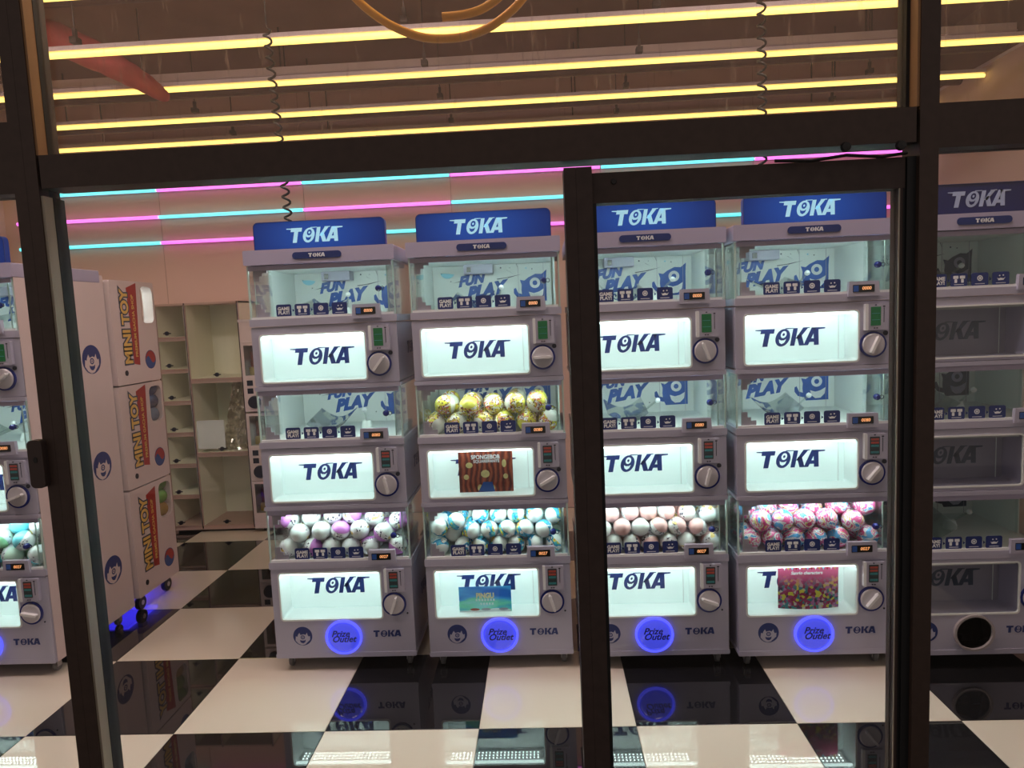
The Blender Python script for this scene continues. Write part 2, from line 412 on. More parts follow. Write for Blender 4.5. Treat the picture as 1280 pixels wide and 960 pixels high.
def logo(mb, fr, w, h, m, slant=0.26, lines=True, lift=0.0012, bgm=None):
    """the slanted four letter logo with an eye in its O; w,h = box of the letters, centred on the frame"""
    tot = 4.4; sx = w/(tot+slant)
    def tr(p): return [((a+slant*b-(tot+slant)/2)*sx, (b-0.5)*h) for a, b in p]
    def pl(p, d=0.0): mb.prism(tr(p), m, -lift-d, 0.0, fr)
    pl([(0, .74), (.98, .74), (.98, 1), (0, 1)]); pl([(.32, 0), (.68, 0), (.68, .74), (.32, .74)])
    oc = 1.68
    mb.prism(tr(ell(oc, .48, .52, .5)), m, -lift, 0.0, fr)
    bgm = bgm or M['shell']
    mb.prism(tr(ell(oc+.02, .66, .21, .20, 16)), bgm, -lift*1.35, 0.0, fr)
    mb.prism(tr(ell(oc+.02, .66, .085, .08, 10)), m, -lift*1.7, 0.0, fr)
    mb.prism(tr([(oc-.26, .40), (oc-.1, .33), (oc+.1, .33), (oc+.26, .40), (oc+.18, .20), (oc, .12), (oc-.18, .20)]), bgm, -lift*1.35, 0.0, fr)
    pl([(2.32, 0), (2.64, 0), (2.64, 1), (2.32, 1)])
    pl([(2.64, .42), (3.02, 1), (3.38, 1), (2.86, .36)]); pl([(2.72, .60), (3.0, .62), (3.36, 0), (2.99, 0), (2.70, .5)])
    pl([(3.30, 0), (3.62, 0), (3.98, 1), (3.64, 1)]); pl([(4.06, 0), (4.40, 0), (4.12, 1), (3.76, 1)]); pl([(3.5, .18), (4.2, .18), (4.15, .38), (3.55, .38)], 0.0001)
    if lines:
        pl([(-.42, .93), (0, .90), (0, .98), (-.42, .98)]); pl([(4.1, .88), (4.62, .92), (4.62, .99), (4.1, 1.0)], 0.0001)
        pl([(1.75, .96), (2.3, .98), (2.32, 1.02), (1.75, 1.02)]); pl([(3.0, .98), (3.5, .98), (3.5, 1.03), (3.0, 1.02)], 0.0002)

def emblem(mb, fr, r, navy, white):
    """round navy badge: laughing one-eyed face"""
    S = lambda p: [(a*r, b*r) for a, b in p]
    mb.prism(S(ell(0, 0, 1, 1, 28)), navy, -0.0006, 0, fr)
    face = [(-.78, -.45), (-.72, .0), (-.55, -.06), (-.5, .12), (-.34, .36), (-.22, .12), (.1, .2), (.3, .12), (.46, .36), (.52, .08), (.62, -.06), (.76, .0), (.74, -.4), (.5, -.62), (.2, -.9), (-.15, -.96), (-.5, -.78)]
    mb.prism(S(face), white, -0.0010, 0, fr)
    mb.ring(S(ell(.0, -.12, .22, .22, 16)), S(ell(0, -.12, .13, .13, 16)), navy, -0.0014, 0, fr)
    mb.prism(S(ell(0, -.12, .06, .06, 10)), navy, -0.0014, 0, fr)
    mb.prism(S([(-.32, -.40), (-.12, -.46), (.12, -.46), (.30, -.38), (.24, -.62), (.05, -.76), (-.15, -.72), (-.28, -.58)]), navy, -0.0014, 0, fr)

# ============================================================ setting
TX0, TY0, T = -2.09967, 2.53230, 0.6
X0, X1, YB, ZC, YF = -4.3, 2.95, 5.6, 3.45, 1.70
fl = MB().box(X0, X1, YF-0.02, YB, -0.12, -0.012, M['grout']).obj('floor'); tag(fl, kind='structure')
bt = 0.0012
def tile_mesh(m, nm):
    b = MB(); h = T/2-0.0008; c = h-0.0015
    vs = [(-h, -h, -0.012), (h, -h, -0.012), (h, h, -0.012), (-h, h, -0.012), (-h, -h, -bt), (h, -h, -bt), (h, h, -bt), (-h, h, -bt), (-c, -c, 0), (c, -c, 0), (c, c, 0), (-c, c, 0)]
    fs = [(3, 2, 1, 0), (8, 9, 10, 11)]+[(i, (i+1) % 4, 4+(i+1) % 4, 4+i) for i in range(4)]+[(4+i, 4+(i+1) % 4, 8+(i+1) % 4, 8+i) for i in range(4)]
    b.add(vs, fs, m); return b.mesh(nm)
tb, tw = tile_mesh(M['stone'], 'tile_black'), tile_mesh(M['marble'], 'tile_cream')
for i in range(-3, 8):
    for j in range(-1, 5):
        cx, cy = TX0+T*(i+.5), TY0+T*(j+.5)
        put('tile', tw if (i+j) % 2 else tb, fl, (cx, cy, 0))
gr = MB().box(-8, 8, -3, YF-0.02, -0.12, -0.002, M['ground']).obj('ground'); tag(gr, kind='structure')
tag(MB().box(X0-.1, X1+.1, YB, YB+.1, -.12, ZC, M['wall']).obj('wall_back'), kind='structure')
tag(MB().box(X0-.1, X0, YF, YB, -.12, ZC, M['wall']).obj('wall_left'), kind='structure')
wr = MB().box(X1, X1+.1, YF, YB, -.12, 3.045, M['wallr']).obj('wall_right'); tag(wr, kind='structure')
MB().box(X1-.004, X1+.1, YF, YB, 3.045, 3.065, M['channel']).box(X1+.02, X1+.12, YF, YB, 3.065, ZC, M['ceil']).obj('wall_cap', wr)
tag(MB().box(X0-.1, X1+.1, YF, YB+.1, ZC, ZC+.1, M['ceil']).obj('ceiling'), kind='structure')

# joints in the back wall panels
tj = MB()
for x in (-3.01, -1.84, -.67, .5, 1.67): tj.box(x-.002, x+.002, YB-.003, YB, 0, ZC, M['lockerpink'])
tag(tj.obj('trim_1'), kind='structure')

# ceiling beams and conduits between the light strips
for k, (y, z, w, h, mm) in enumerate(((3.30, 3.16, .05, .05, 'beamd'), (3.80, 3.33, .07, .05, 'beamd'), (4.60, 3.155, .05, .045, 'beam'), (4.68, 3.10, .06, .03, 'beamd'), (5.15, 3.05, .075, .05, 'beamd'), (5.57, 3.02, .05, .04, 'beam'))):
    b = MB()
    if mm == 'beam': b.box(X0, X1, y-w/2, y+w/2, z, z+h, M['beam']).box(X0, X1, y-w/2-.01, y+w/2+.01, z-.006, z, M['channel'])
    else: b.tube([(X0, y, z), (X1, y, z)], w/2, M['beamd'], 10)
    nm = 'ceiling_beam' if mm == 'beam' else 'conduit_pipe'
    o = b.obj(nm, smooth=40)
    tag(o, ['dark pipe under the ceiling in front of all others', 'wide dark pipe between the first and second yellow strips', 'pale ceiling beam between the second and third yellow strips', 'thin dark pipe just behind the pale ceiling beam', 'dark pipe between the third and fourth yellow strips', 'pale beam along the top of the back wall'][k], 'beam' if mm == 'beam' else 'pipe')
    for x in (-3.4, -1.6, .3, 2.1):
        MB().box(x-.004, x+.004, y-.004, y+.004, z+.0, ZC, M['rod']).obj('hanger_rod', o)

# yellow strip lights under the ceiling
YS = (1.98, 2.40, 3.01, 3.615, 4.22, 4.85, 5.44)
names = ('nearest the shop front', 'second from the shop front', 'highest one in view', 'thick one crossing the orange hose', 'third down in the upper pane', 'fourth down in the upper pane', 'lowest one by the back wall')
for k, y in enumerate(YS):
    e = empty('strip_light', (0, y, 2.975), 'yellow ceiling strip light, '+names[k], 'light', 'yellow strip lights under the ceiling')
    MB().tube([(X0+.02, 0, .004), (X1-.02, 0, .004)], .0155 if k < 4 else .0125, M['strip'], 10).obj('light_tube', e, 40)
    b = MB(); b.box(X0+.02, X1-.02, -.020, .020, .020, .042, M['channel']); b.box(X0+.02, X1-.02, .020, .034, .010, .030, M['channel']); b.obj('channel', e)
    for x in (-3.75, -2.30, -.62, .62, 2.2):
        r = MB().box(x-.003, x+.003, -.003, .003, .06, ZC-2.975, M['rod']).obj('hanger_rod', e)
        if k >= 3: MB().box(x-.018, x+.018, -.024, .024, .055, .085, M['rod']).box(x-.008, x+.008, -.01, .01, .085, .13, M['rod']).obj('clamp', r)

# pink / cyan neon on the back wall
JX = (-4.18, -3.01, -1.84, -.67, .50, 1.67, 2.84)
for r_, z in enumerate((2.672, 2.462, 2.260)):
    for k in range(6):
        c = 'cyan' if (k+r_) % 2 == 0 else 'pink'
        e = empty('wall_tube_light', (JX[k], YB, z), '%s wall light tube, %s row, %s segment from the left' % (c, ('top', 'middle', 'bottom')[r_], ('first', 'second', 'third', 'fourth', 'fifth', 'sixth')[k]), 'light', 'pink and cyan tubes on the back wall')
        MB().tube([(.005, -.03, 0), (1.165, -.03, 0)], .0135, M[c], 10).obj('light_tube', e, 40)
        MB().box(.005, 1.165, -.018, -.001, -.010, .010, M['channel']).obj('channel', e)

# added fill lamps over the shop front, out of view, to brighten the room
for k, x in enumerate((-2.9, -.9, 1.2)):
    e = empty('added_fill_light', (x, 2.45, ZC), 'added unseen fill lamp under the ceiling near the shop front, %s of three' % ('left', 'middle', 'right')[k], 'light', 'added fill lamps over the shop front')
    MB().ring([(-.4, -.3), (.4, -.3), (.4, .3), (-.4, .3)], [(-.38, -.28), (.38, -.28), (.38, .28), (-.38, .28)], M['channel'], 0, .04, ((0, 0, -.042), (1, 0, 0), (0, 1, 0), (0, 0, -1))).obj('frame', e)
    MB().box(-.38, .38, -.28, .28, -.03, -.02, M['fill_on']).obj('diffuser', e)

# ============================================================ shop front
def struct(name, mb, parent=None, sm=None):
    o = mb.obj(name, parent, sm)
    if parent is None: tag(o, kind='structure')
    return o
D1 = 1.78
# posts
p = MB().box(-1.272, -1.242, YF, D1, 0, ZC, M['bronze']).box(-1.2415, -1.211, YF, 1.735, 0, ZC, M['bronze']).box(-1.2415, -1.214, 1.735, D1, 0, ZC, M['gasket'])
post1 = struct('trim_2', p)
MB().box(-1.211, -1.205, YF+.004, 1.738, 0, 1.912, M['alu']).obj('cover_strip', post1)
MB().box(-1.211, -1.205, YF+.004, 1.738, 2.009, ZC, M['tan']).obj('cover_strip', post1)
MB().box(-1.214, -1.204, 1.738, D1, 0, 1.912, M['gasket']).box(-1.214, -1.204, 1.738, D1, 2.009, ZC, M['gasket']).obj('glazing_bead', post1)
lk = MB().prism(rrect(-1.300, -1.262, 1.190, 1.312, .012), M['rod'], 1.680, YF).prism(ell(-1.281, 1.262, .005, .008, 12), M['black'], 1.6785, 1.681).obj('lock_plate', post1, 40)
p = MB().box(.886, .929, YF, D1, 0, ZC, M['bronze'])
post3 = struct('trim_3', p)
MB().box(.880, .886, YF+.004, 1.738, 2.009, ZC, M['tan']).box(.872, .886, 1.738, D1, 2.009, ZC, M['gasket']).obj('cover_strip', post3)
MB().box(.866, .886, 1.715, D1, 0, 1.90, M['gasket']).obj('glazing_bead', post3)
struct('trim_4', MB().box(.066, .094, YF, D1, 0, 1.912, M['bronze2'])  .box(.0945, .1322, YF, D1, 0, 1.912, M['bronze2']))
# transoms
tr = struct('trim_5', MB().box(-1.205, .879, YF+.002, D1, 1.929, 2.008, M['bronze']))
for x, z in ((.718, 1.925), (.842, 1.922)): MB().lathe([(.001, -.010), (.010, -.008), (.012, 0)], M['black'], 12, (x, YF, z)).obj('bolt', tr, 40)
MB().tube([(.56, 1.712, 1.905), (.64, 1.70, 1.898), (.72, 1.70, 1.907), (.80, 1.70, 1.899), (.86, 1.705, 1.906)], .004, M['black'], 6).obj('cable', tr, 60)
struct('trim_6', MB().box(-3.2, -1.273, YF+.002, D1, 1.92, 2.09, M['bronze']))
struct('trim_7', MB().box(.93, 3.0, YF+.002, D1, 1.913, 2.013, M['bronze']))
struct('trim_8', MB().box(-3.2, -1.273, YF, D1, 0, .10, M['bronze']).box(-1.204, .065, YF, D1, 0, .10, M['bronze']).box(.93, 3.0, YF, D1, 0, .10, M['bronze']))
struct('wall_front', MB().box(X0-.1, -3.2, YF, D1, 0, ZC, M['bronze2']).box(3.0, 3.1, YF, D1, 0, ZC, M['bronze2']))
# glass
for k, (a, b, c, d, mm) in enumerate(((-3.2, -1.273, .10, 1.92, 'glass'), (-3.2, -1.273, 2.09, ZC, 'glass_up'), (-1.204, .066, .10, 1.913, 'glass'), (-1.204, .872, 2.008, ZC, 'glass_up'), (.93, 3.0, .10, 1.913, 'glass'), (.93, 3.0, 2.013, ZC, 'glass_up'))):
    struct('window_%d' % (k+1), MB().box(a, b, 1.752, 1.760, c, d, M[mm]))
# sliding door leaf
leaf = struct('door_1', MB().box(.133, .864, 1.72, 1.765, 1.829, 1.900, M['bronze2']))
MB().box(.133, .864, 1.72, 1.765, .02, .12, M['bronze2']).obj('bottom_rail', leaf)
MB().box(.1325, .142, 1.72, 1.765, .02, 1.829, M['gasket']).obj('stile', leaf)
MB().box(.852, .860, 1.722, 1.765, .12, 1.829, M['bronze2']).box(.8505, .853, 1.7205, 1.724, .12, 1.829, M['alu']).box(.8605, .8655, 1.722, 1.765, .12, 1.829, M['gasket']).obj('stile', leaf)
MB().lathe([(.001, -.004), (.006, -.004), (.007, 0)], M['black'], 12, (.185, 1.72, 1.878)).obj('bolt', leaf)
MB().box(.140, .852, 1.738, 1.746, .12, 1.829, M['glass']).obj('glass_pane', leaf)

# ============================================================ capsule machine tower
MW, MD = 0.643, 0.60
UNITS = [  # (bottom of the body, window z0, z1, seam, bin floor, bin top)
    (0.063, 0.241, 0.460, 0.478, 0.512, 0.748),
    (0.750, 0.787, 0.998, 1.028, 1.058, 1.284),
    (1.286, 1.320, 1.528, 1.565, 1.597, 1.826)]
WX0, WX1 = 0.038, 0.500

def body_parts(root, k, q, tower_last):
    zb, w0, w1, sm, bf, bt_ = UNITS[k]
    b = MB()
    po = rrect(0.003, MW-.003, zb+(.020 if k else .0), sm-.001, .007)
    pi_ = rrect(WX0, WX1, w0, w1, .014)
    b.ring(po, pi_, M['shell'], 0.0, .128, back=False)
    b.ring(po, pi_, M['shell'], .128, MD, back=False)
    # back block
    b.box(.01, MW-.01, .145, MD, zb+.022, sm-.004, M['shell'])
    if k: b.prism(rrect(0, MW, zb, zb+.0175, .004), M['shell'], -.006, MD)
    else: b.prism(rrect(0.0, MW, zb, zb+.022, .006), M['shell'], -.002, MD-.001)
    # trim ring of the window
    b.ring(rrect(WX0-.004, WX1+.004, w0-.004, w1+.004, .017), rrect(WX0+.003, WX1-.003, w0+.003, w1-.003, .012), M['inner'], -.003, .006)
    body = b.obj('machine_body', root, 35)
    s = MB().box(WX0-.012, WX1+.012, .128, .134, w0-.012, w1+.012, q['sign'])
    logo(s, FRONT(.268, .128, (w0+w1)/2+.0), .272, .075, M['ink'] if q is LIT else M['ink_line'], bgm=q['sign'])
    # inner corner lines of the light box
    s.box(WX1-.03, WX1-.027, .126, .128, w0, w1, M['inner'])
    s.obj('sign_panel', body)
    MB().ring(rrect(WX0+.0006, WX1-.0006, w0+.0006, w1-.0006, .0135), rrect(WX0+.003, WX1-.003, w0+.003, w1-.003, .012), q['liner'], .008, .127).obj('box_liner', body)
    l = MB().box(WX0+.01, WX1-.01, .010, .020, w1-.012, w1-.0035, q['boxlamp']); l.obj('lamp_bar', body)
    d = MB()
    for r_ in range(3):
        for c in range(24):
            x = WX0+.03+c*.0172; y = .048+r_*.020
            d.box(x-.0028, x+.0028, y-.0028, y+.0028, w1-.006, w1-.003, q['dot'])
    tag(d.obj('led_dots', body), kind='stuff')
    MB().prism(rrect(WX0+.002, WX1-.002, w0+.002, w1-.002, .012), M['smoke'], .001, .004).obj('window_cover', body)
    # coin panel
    c0 = w0+.126
    cp = MB()
    cp.prism(rrect(.523, .609, c0, c0+.106, .005), M['shell'], -.016, .002)
    cp.prism(rrect(.519, .531, c0-.001, c0+.107, .004), M['white_print'], -.018, .0)
    cp.prism(rrect(.541, .581, c0+.018, c0+.094, .002), M['lcd_green'] if k == 2 else M['lcd_dark'], -.0175, -.012)
    if k == 2:
        cp.box(.545, .577, -.0185, -.0174, c0+.066, c0+.068, M['lcd_teal']); cp.box(.545, .577, -.0185, -.0174, c0+.04, c0+.042, M['lcd_teal'])
    else:
        for i, mm in enumerate(('lcd_teal', 'lcd_dark', 'lcd_teal', 'lcd_red', 'lcd_red')):
            cp.box(.545, .577, -.0185, -.0174, c0+.024+i*.0135, c0+.033+i*.0135, M[mm])
    cp.box(.592, .5945, -.0168, -.0155, c0+.03, c0+.09, M['lockblack']); cp.box(.589, .5975, -.0170, -.0155, c0+.092, c0+.097, M['lockblack'])
    for xx, zz in ((.561, .101), (.556, .008), (.566, .008)): cp.prism(ell(xx, c0+zz, .004, .0025, 8), M['lockblack'], -.0172, -.0155)
    cp.obj('coin_panel', body)
    # dial
    kx, kz = .556, w0+.067
    MB().ring(ell(0, 0, .0535, .0535, 32), ell(0, 0, .0455, .0455, 32), M['navy_ring'], -.008, .002).obj('dial_ring', body, 40).location = (kx, 0, kz)
    kn = MB().lathe([(.046, .0), (.0455, -.010), (.042, -.014), (.030, -.0145), (.001, -.0145)], M['knob'], 32)
    kn.prism(rrect(-.0055, .0055, -.038, .036, .005), M['knob_fin'], -.034, -.012)
    kn.prism([(-.009, .024), (.009, .024), (.0, .043)], M['white_print'], -.0158, -.0140)
    o = kn.obj('dial_knob', body, 35); o.location = (kx, 0, kz)
    # small lock
    if k: MB().lathe([(.0095, .001), (.0095, -.004), (.006, -.006), (.001, -.006)], M['lockblack'], 16, (.607, 0, w0+.112)).obj('key_lock', body, 35)
    else: MB().lathe([(.004, .001), (.004, -.002), (.001, -.003)], M['lockblack'], 10, (.612, 0, w0+.022)).obj('key_lock', body, 35)
    # side print
    sp = MB(); logo(sp, ((MW-.002, .30, (zb+sm)/2+.02), (0, 1, 0), (0, 0, 1), (1, 0, 0)), .20, .055, M['ink'], lines=False)
    sp.obj('side_print', body)
    if k == 0:
        e = MB(); emblem(e, FRONT(.128, .0, .166), .044, M['ink'], M['shell']); e.obj('badge_print', body)
        e = MB(); logo(e, FRONT(.515, .0, .170), .128, .030, M['ink'], slant=0.05, lines=False); e.obj('logo_print', body)
        e = MB()
        e.ring(ell(.318, .160, .083, .079, 40), ell(.318, .160, .074, .070, 40), q['outlet_rim'], -.012, .0)
        if q is LIT:
            e.lathe([(.0735, .0), (.070, -.010), (.055, -.019), (.001, -.024)], q['outlet'], 36, (.318, 0, .160))
            pr = e.obj('prize_flap', body, 50)
            f = MB()
            add_text(f, 'Prize', .040, q['outlet_txt'], FRONT(.308, -.0250, .183), .0008, .35)
            add_text(f, 'Outlet', .040, q['outlet_txt'], FRONT(.322, -.0250, .158), .0008, .35)
            f.obj('flap_print', body)
        else:
            e.lathe([(.0735, .0), (.072, .004), (.001, .006)], q['outlet'], 36, (.318, 0, .160))
            e.obj('prize_flap', body, 50)
    return body

def back_print(mb, bf, y, on):
    A, Bm, L, K = (M['ink_mid'], M['ink'], M['ink_light'], M['ink_line'])
    if not on: A = Bm = K; L = M['ink_line']
    xs = .03
    add_text(mb, 'FUN', .064, A, frot(.212, y, bf+.152, 9), .0044, .45, .98, 1.05)
    add_text(mb, 'PLAY', .080, A, frot(.278, y, bf+.096, 9), .0058, .45, .98, 1.02)
    mb.prism([(.345, bf+.150), (.405, bf+.157), (.405, bf+.160), (.345, bf+.154)], K, y-.001, y)
    mb.prism([(.12, bf+.141), (.17, bf+.148), (.17, bf+.152)], K, y-.001, y); mb.prism([(.40, bf+.155), (.47, bf+.172), (.40, bf+.160)], K, y-.001, y)
    # pale crescent
    pts = [(.10+.036*math.cos(a), bf+.195+.030*math.sin(a)) for a in [PI+.1+i*(PI*.85)/8 for i in range(9)]]+[(.105, bf+.190)]
    mb.prism(pts, L, y-.001, y)
    # rays and dots
    for (a, b_, c, d) in ((.44, .228, .452, .195), (.392, .195, .425, .178), (.26, .215, .372, .180)):
        mb.prism([(a, bf+b_), (a+.003, bf+b_), (c, bf+d)], K, y-.001, y)
    for (a, b_, rr) in ((.07, .19, .003), (.115, .15, .003), (.22, .205, .004), (.295, .213, .003), (.365, .207, .004), (.41, .205, .002), (.49, .20, .004), (.52, .195, .003), (.40, .05, .003), (.52, .045, .003)):
        mb.prism(ell(a, bf+b_, rr, rr, 8), K if rr < .004 else L if a > .45 else K, y-.001, y)
    # one-eyed monster
    cx = .470; bf = bf-.016
    body = [(cx+.01, bf+.050), (cx+.118, bf+.052), (cx+.118, bf+.160), (cx+.121, bf+.205), (cx+.096, bf+.184), (cx+.065, bf+.186), (cx+.030, bf+.170), (cx+.010, bf+.155), (cx-.012, bf+.160), (cx-.004, bf+.135), (cx-.006, bf+.11), (cx-.002, bf+.075)]
    mb.prism(body, Bm if not on else M['ink_mid'], y-.001, y)
    mb.prism([(cx, bf+.088), (cx-.022, bf+.095), (cx-.034, bf+.122), (cx-.044, bf+.116), (cx-.044, bf+.095), (cx-.028, bf+.074), (cx, bf+.066)], Bm if not on else M['ink_mid'], y-.001, y)
    mb.ring(ell(cx+.062, bf+.142, .026, .026), ell(cx+.062, bf+.142, .012, .012), M['white_print'] if on else M['shell2'], y-.0022, y)
    mb.prism([(cx+.030, bf+.100), (cx+.055, bf+.092), (cx+.080, bf+.098), (cx+.104, bf+.112), (cx+.100, bf+.082), (cx+.080, bf+.062), (cx+.055, bf+.060), (cx+.038, bf+.074)], M['white_print'] if on else M['shell2'], y-.0022, y)

def bin_parts(root, k, q):
    zb, w0, w1, sm, bf, bt_ = UNITS[k]
    on = q is LIT
    b = MB()
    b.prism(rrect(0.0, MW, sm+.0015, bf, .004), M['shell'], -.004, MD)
    IN = M['inner']
    b.box(.018, .024, .20, .53, bf, bt_, IN); b.box(MW-.024, MW-.018, .20, .53, bf, bt_, IN)
    b.box(.018, MW-.018, .53, .536, bf, bt_, IN)
    b.box(.018, MW-.018, .012, .53, bt_-.005, bt_, IN)
    b.box(.018, MW-.018, .012, .53, bf, bf+.002, IN)
    # thick bright edge rails
    b.box(.010, MW-.012, -.002, .012, bf, bf+.010, M['white_print'])
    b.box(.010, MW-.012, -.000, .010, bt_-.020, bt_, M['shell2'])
    bn = b.obj('capsule_bin', root)
    bp = MB().box(.026, MW-.026, .524, .529, bf+.002, bt_-.006, IN); back_print(bp, bf, .524, on)
    for xx in (.45, .575): bp.box(xx, xx+.0015, .5225, .524, bf, bt_-.006, M['bracket'])
    bp.obj('back_panel', bn)
    MB().box(.024, MW-.024, .0125, .022, bt_-.0135, bt_-.006, q['binlamp']).obj('lamp_bar', bn)
    MB().box(.012, MW-.014, .006, .010, bf+.004, bt_-.004, M['acrylic']).obj('front_pane', bn)
    for x in (.004, MW-.008):
        sp = MB().box(x, x+.004, .012, .50, bf, bt_, M['acrylic_side']); sp.box(x-.001, x+.005, .002, .011, bf, bt_, M['edge'])
        if x > .3: sp.box(x-.028, x-.025, .012, .20, bf, bt_, M['acrylic_side']); sp.box(x-.029, x-.024, .010, .013, bf, bt_, M['edge'])
        else: sp.box(x+.026, x+.029, .012, .20, bf, bt_, M['acrylic_side']); sp.box(x+.025, x+.028, .011, .014, bf, bt_, M['edge'])
        sp.obj('side_pane', bn)
    for zz, s_ in ((bt_-.004, -1), (bf+.004, 1)):
        MB().prism([(.026, zz), (.088, zz), (.088, zz+s_*.026), (.066, zz+s_*.026), (.066, zz+s_*.040), (.052, zz+s_*.040), (.052, zz+s_*.062), (.026, zz+s_*.062)], M['bracket'], .011, .016).obj('corner_bracket', bn)
    # stickers
    for i in range(4):
        x = .119+i*.0813; z0 = bf+.008; s = MB()
        s.prism(rrect(x, x+.066, z0, z0+.053, .008), M['ink'], .0045, .0062)
        W_ = M['white_print']
        if i == 0:
            add_text(s, 'GAME', .0195, W_, FRONT(x+.033, .0045, z0+.034), .0009); add_text(s, 'PLAY!', .0195, W_, FRONT(x+.033, .0045, z0+.017), .0009)
        elif i == 1:
            for dx in (.020, .046):
                s.prism(rrect(x+dx-.010, x+dx+.010, z0+.032, z0+.044, .002), W_, .0038, .0046); s.prism(rrect(x+dx-.005, x+dx+.005, z0+.016, z0+.031, .002), W_, .0038, .0046)
        elif i == 2:
            s.prism(ell(x+.033, z0+.031, .011, .011, 16), W_, .0038, .0046); s.ring(ell(x+.033, z0+.031, .007, .007, 12), ell(x+.033, z0+.031, .005, .005, 12), M['ink'], .0035, .0046)
        else:
            s.prism([(x+.018, z0+.030), (x+.023, z0+.026), (x+.033, z0+.029), (x+.043, z0+.026), (x+.05, z0+.031), (x+.043, z0+.020), (x+.024, z0+.019)], W_, .0038, .0046)
            s.prism(ell(x+.028, z0+.038, .003, .003, 8), W_, .0038, .0046); s.prism(ell(x+.042, z0+.039, .003, .003, 8), W_, .0038, .0046)
        if i:
            s.box(x+.014, x+.052, .0038, .0046, z0+.008, z0+.010, W_)
            s.prism([(x-.010, z0+.020), (x-.002, z0+.026), (x-.010, z0+.033)], M['ink'], .0045, .0062)
        s.obj('sticker', bn)
    c = MB()
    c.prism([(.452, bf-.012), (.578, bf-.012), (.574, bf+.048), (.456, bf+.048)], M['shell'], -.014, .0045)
    c.prism(rrect(.470, .556, bf+.004, bf+.034, .002), M['screen'], -.0155, -.0139)
    c.prism(rrect(.472, .492, bf+.007, bf+.031, .001), M['ink_mid'], -.0162, -.0150)
    add_text(c, ('0027', '0080', '0000')[k], .0185, q['digits'], FRONT(.524, -.0157, bf+.019), .0003, .12)
    c.obj('counter_display', bn)
    lb = MB().lathe([(.001, -.022), (.009, -.020), (.0135, -.010), (.0135, -.002), (.010, .005)], M['navy_ring'], 16, (.572, 0, bf+.112))
    lb.ring(ell(.590, bf+.112, .009, .009, 12), ell(.590, bf+.112, .0065, .0065, 12), M['lockblack'], -.012, -.009)
    lb.obj('bin_lock', bn, 40)
    MB().box(.19, .33, .44, .522, bt_-.050, bt_-.006, M['shell']).box(.205, .225, .438, .44, bt_-.042, bt_-.018, M['screen']).obj('controller_box', bn)
    return bn

def stirrer(bn, bf, seed):
    r = random.Random(seed)
    a = r.uniform(-.5, .6); x = .33+r.uniform(-.02, .08)
    p0 = (x, .30, bf+.03); p1 = (x+.07*math.sin(a)+.03, .22, bf+.10)
    b = MB().tube([p0, p1], .0045, M['clear_part'], 8).lathe([(.001, -.012), (.009, -.008), (.0125, 0), (.009, .008), (.001, .012)], M['white_print'], 14, p1, 'z')
    b.lathe([(.001, .045), (.02, .04), (.028, .015), (.028, .002)], M['inner'], 16, (x, .30, bf), 'z')
    b.obj('stirring_arm', bn, 40)
    # moulded curved chute
    q = MB(); pr = []
    for i in range(13):
        t = i/12; pr.append((.16+.18*t, .06+.02*math.sin(t*PI)))
    vs = []; fs = []
    for i, (px, d) in enumerate(pr):
        t = i/12; zz = bf+.055-.045*math.sin(t*PI)
        vs += [(px, .16, zz), (px, .40, zz+.04), (px, .16, zz-.003), (px, .40, zz+.037)]
    for i in range(12):
        o = i*4; fs += [(o, o+4, o+5, o+1), (o+2, o+3, o+7, o+6), (o, o+2, o+6, o+4), (o+1, o+5, o+7, o+3)]
    q.add(vs, fs, M['clear_part']); q.obj('chute', bn, 60)

def tower(q, label):
    root = empty('capsule_machine', (0, 0, 0), label, 'capsule machine', 'stacked white capsule machines')
    for k in range(3):
        body_parts(root, k, q, k == 2); bn = bin_parts(root, k, q)
        bn['level'] = k
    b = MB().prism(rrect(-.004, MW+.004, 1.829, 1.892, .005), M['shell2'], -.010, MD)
    cap = b.obj('top_cap', root, 35)
    pl = MB().prism(rrect(.212, .424, 1.847, 1.876, .0144), M['ink'], -.013, -.009)
    logo(pl, FRONT(.318, -.013, 1.8615), .072, .016, M['white_print'], slant=.05, lines=False, lift=.001, bgm=M['ink'])
    pl.obj('name_plate', cap)
    hp = rrect(.042, .612, 1.86, 2.010, .022); hp = [(a, max(b_, 1.892)) for a, b_ in hp]
    h = MB().prism(hp, q['header'], .012, .040)
    h.ring([(a, b_) for a, b_ in hp], [(.327+(a-.327)*.992, 1.95+(b_-1.95)*.97) for a, b_ in hp], M['ink'], .009, .012)
    hd = h.obj('header_sign', root, 35)
    lg = MB(); logo(lg, FRONT(.308, .0118, 1.949), .225, .062, q['header_logo'], bgm=q['header']); lg.obj('header_logo', hd)
    for x, y in ((.05, .06), (.60, .06), (.05, .54), (.60, .54)):
        c = MB().box(x-.012, x+.012, y-.016, y+.016, .050, .063, M['metal']); c.box(x-.014, x-.011, y-.014, y+.014, .022, .055, M['metal']); c.box(x+.011, x+.014, y-.014, y+.014, .022, .055, M['metal'])
        co = c.obj('caster', root)
        MB().lathe([(.010, -.009), (.024, -.009), (.026, -.006), (.026, .006), (.024, .009), (.010, .009)], M['wheel'], 20, (x, y, .026), 'x').obj('wheel', co, 40)
    return root

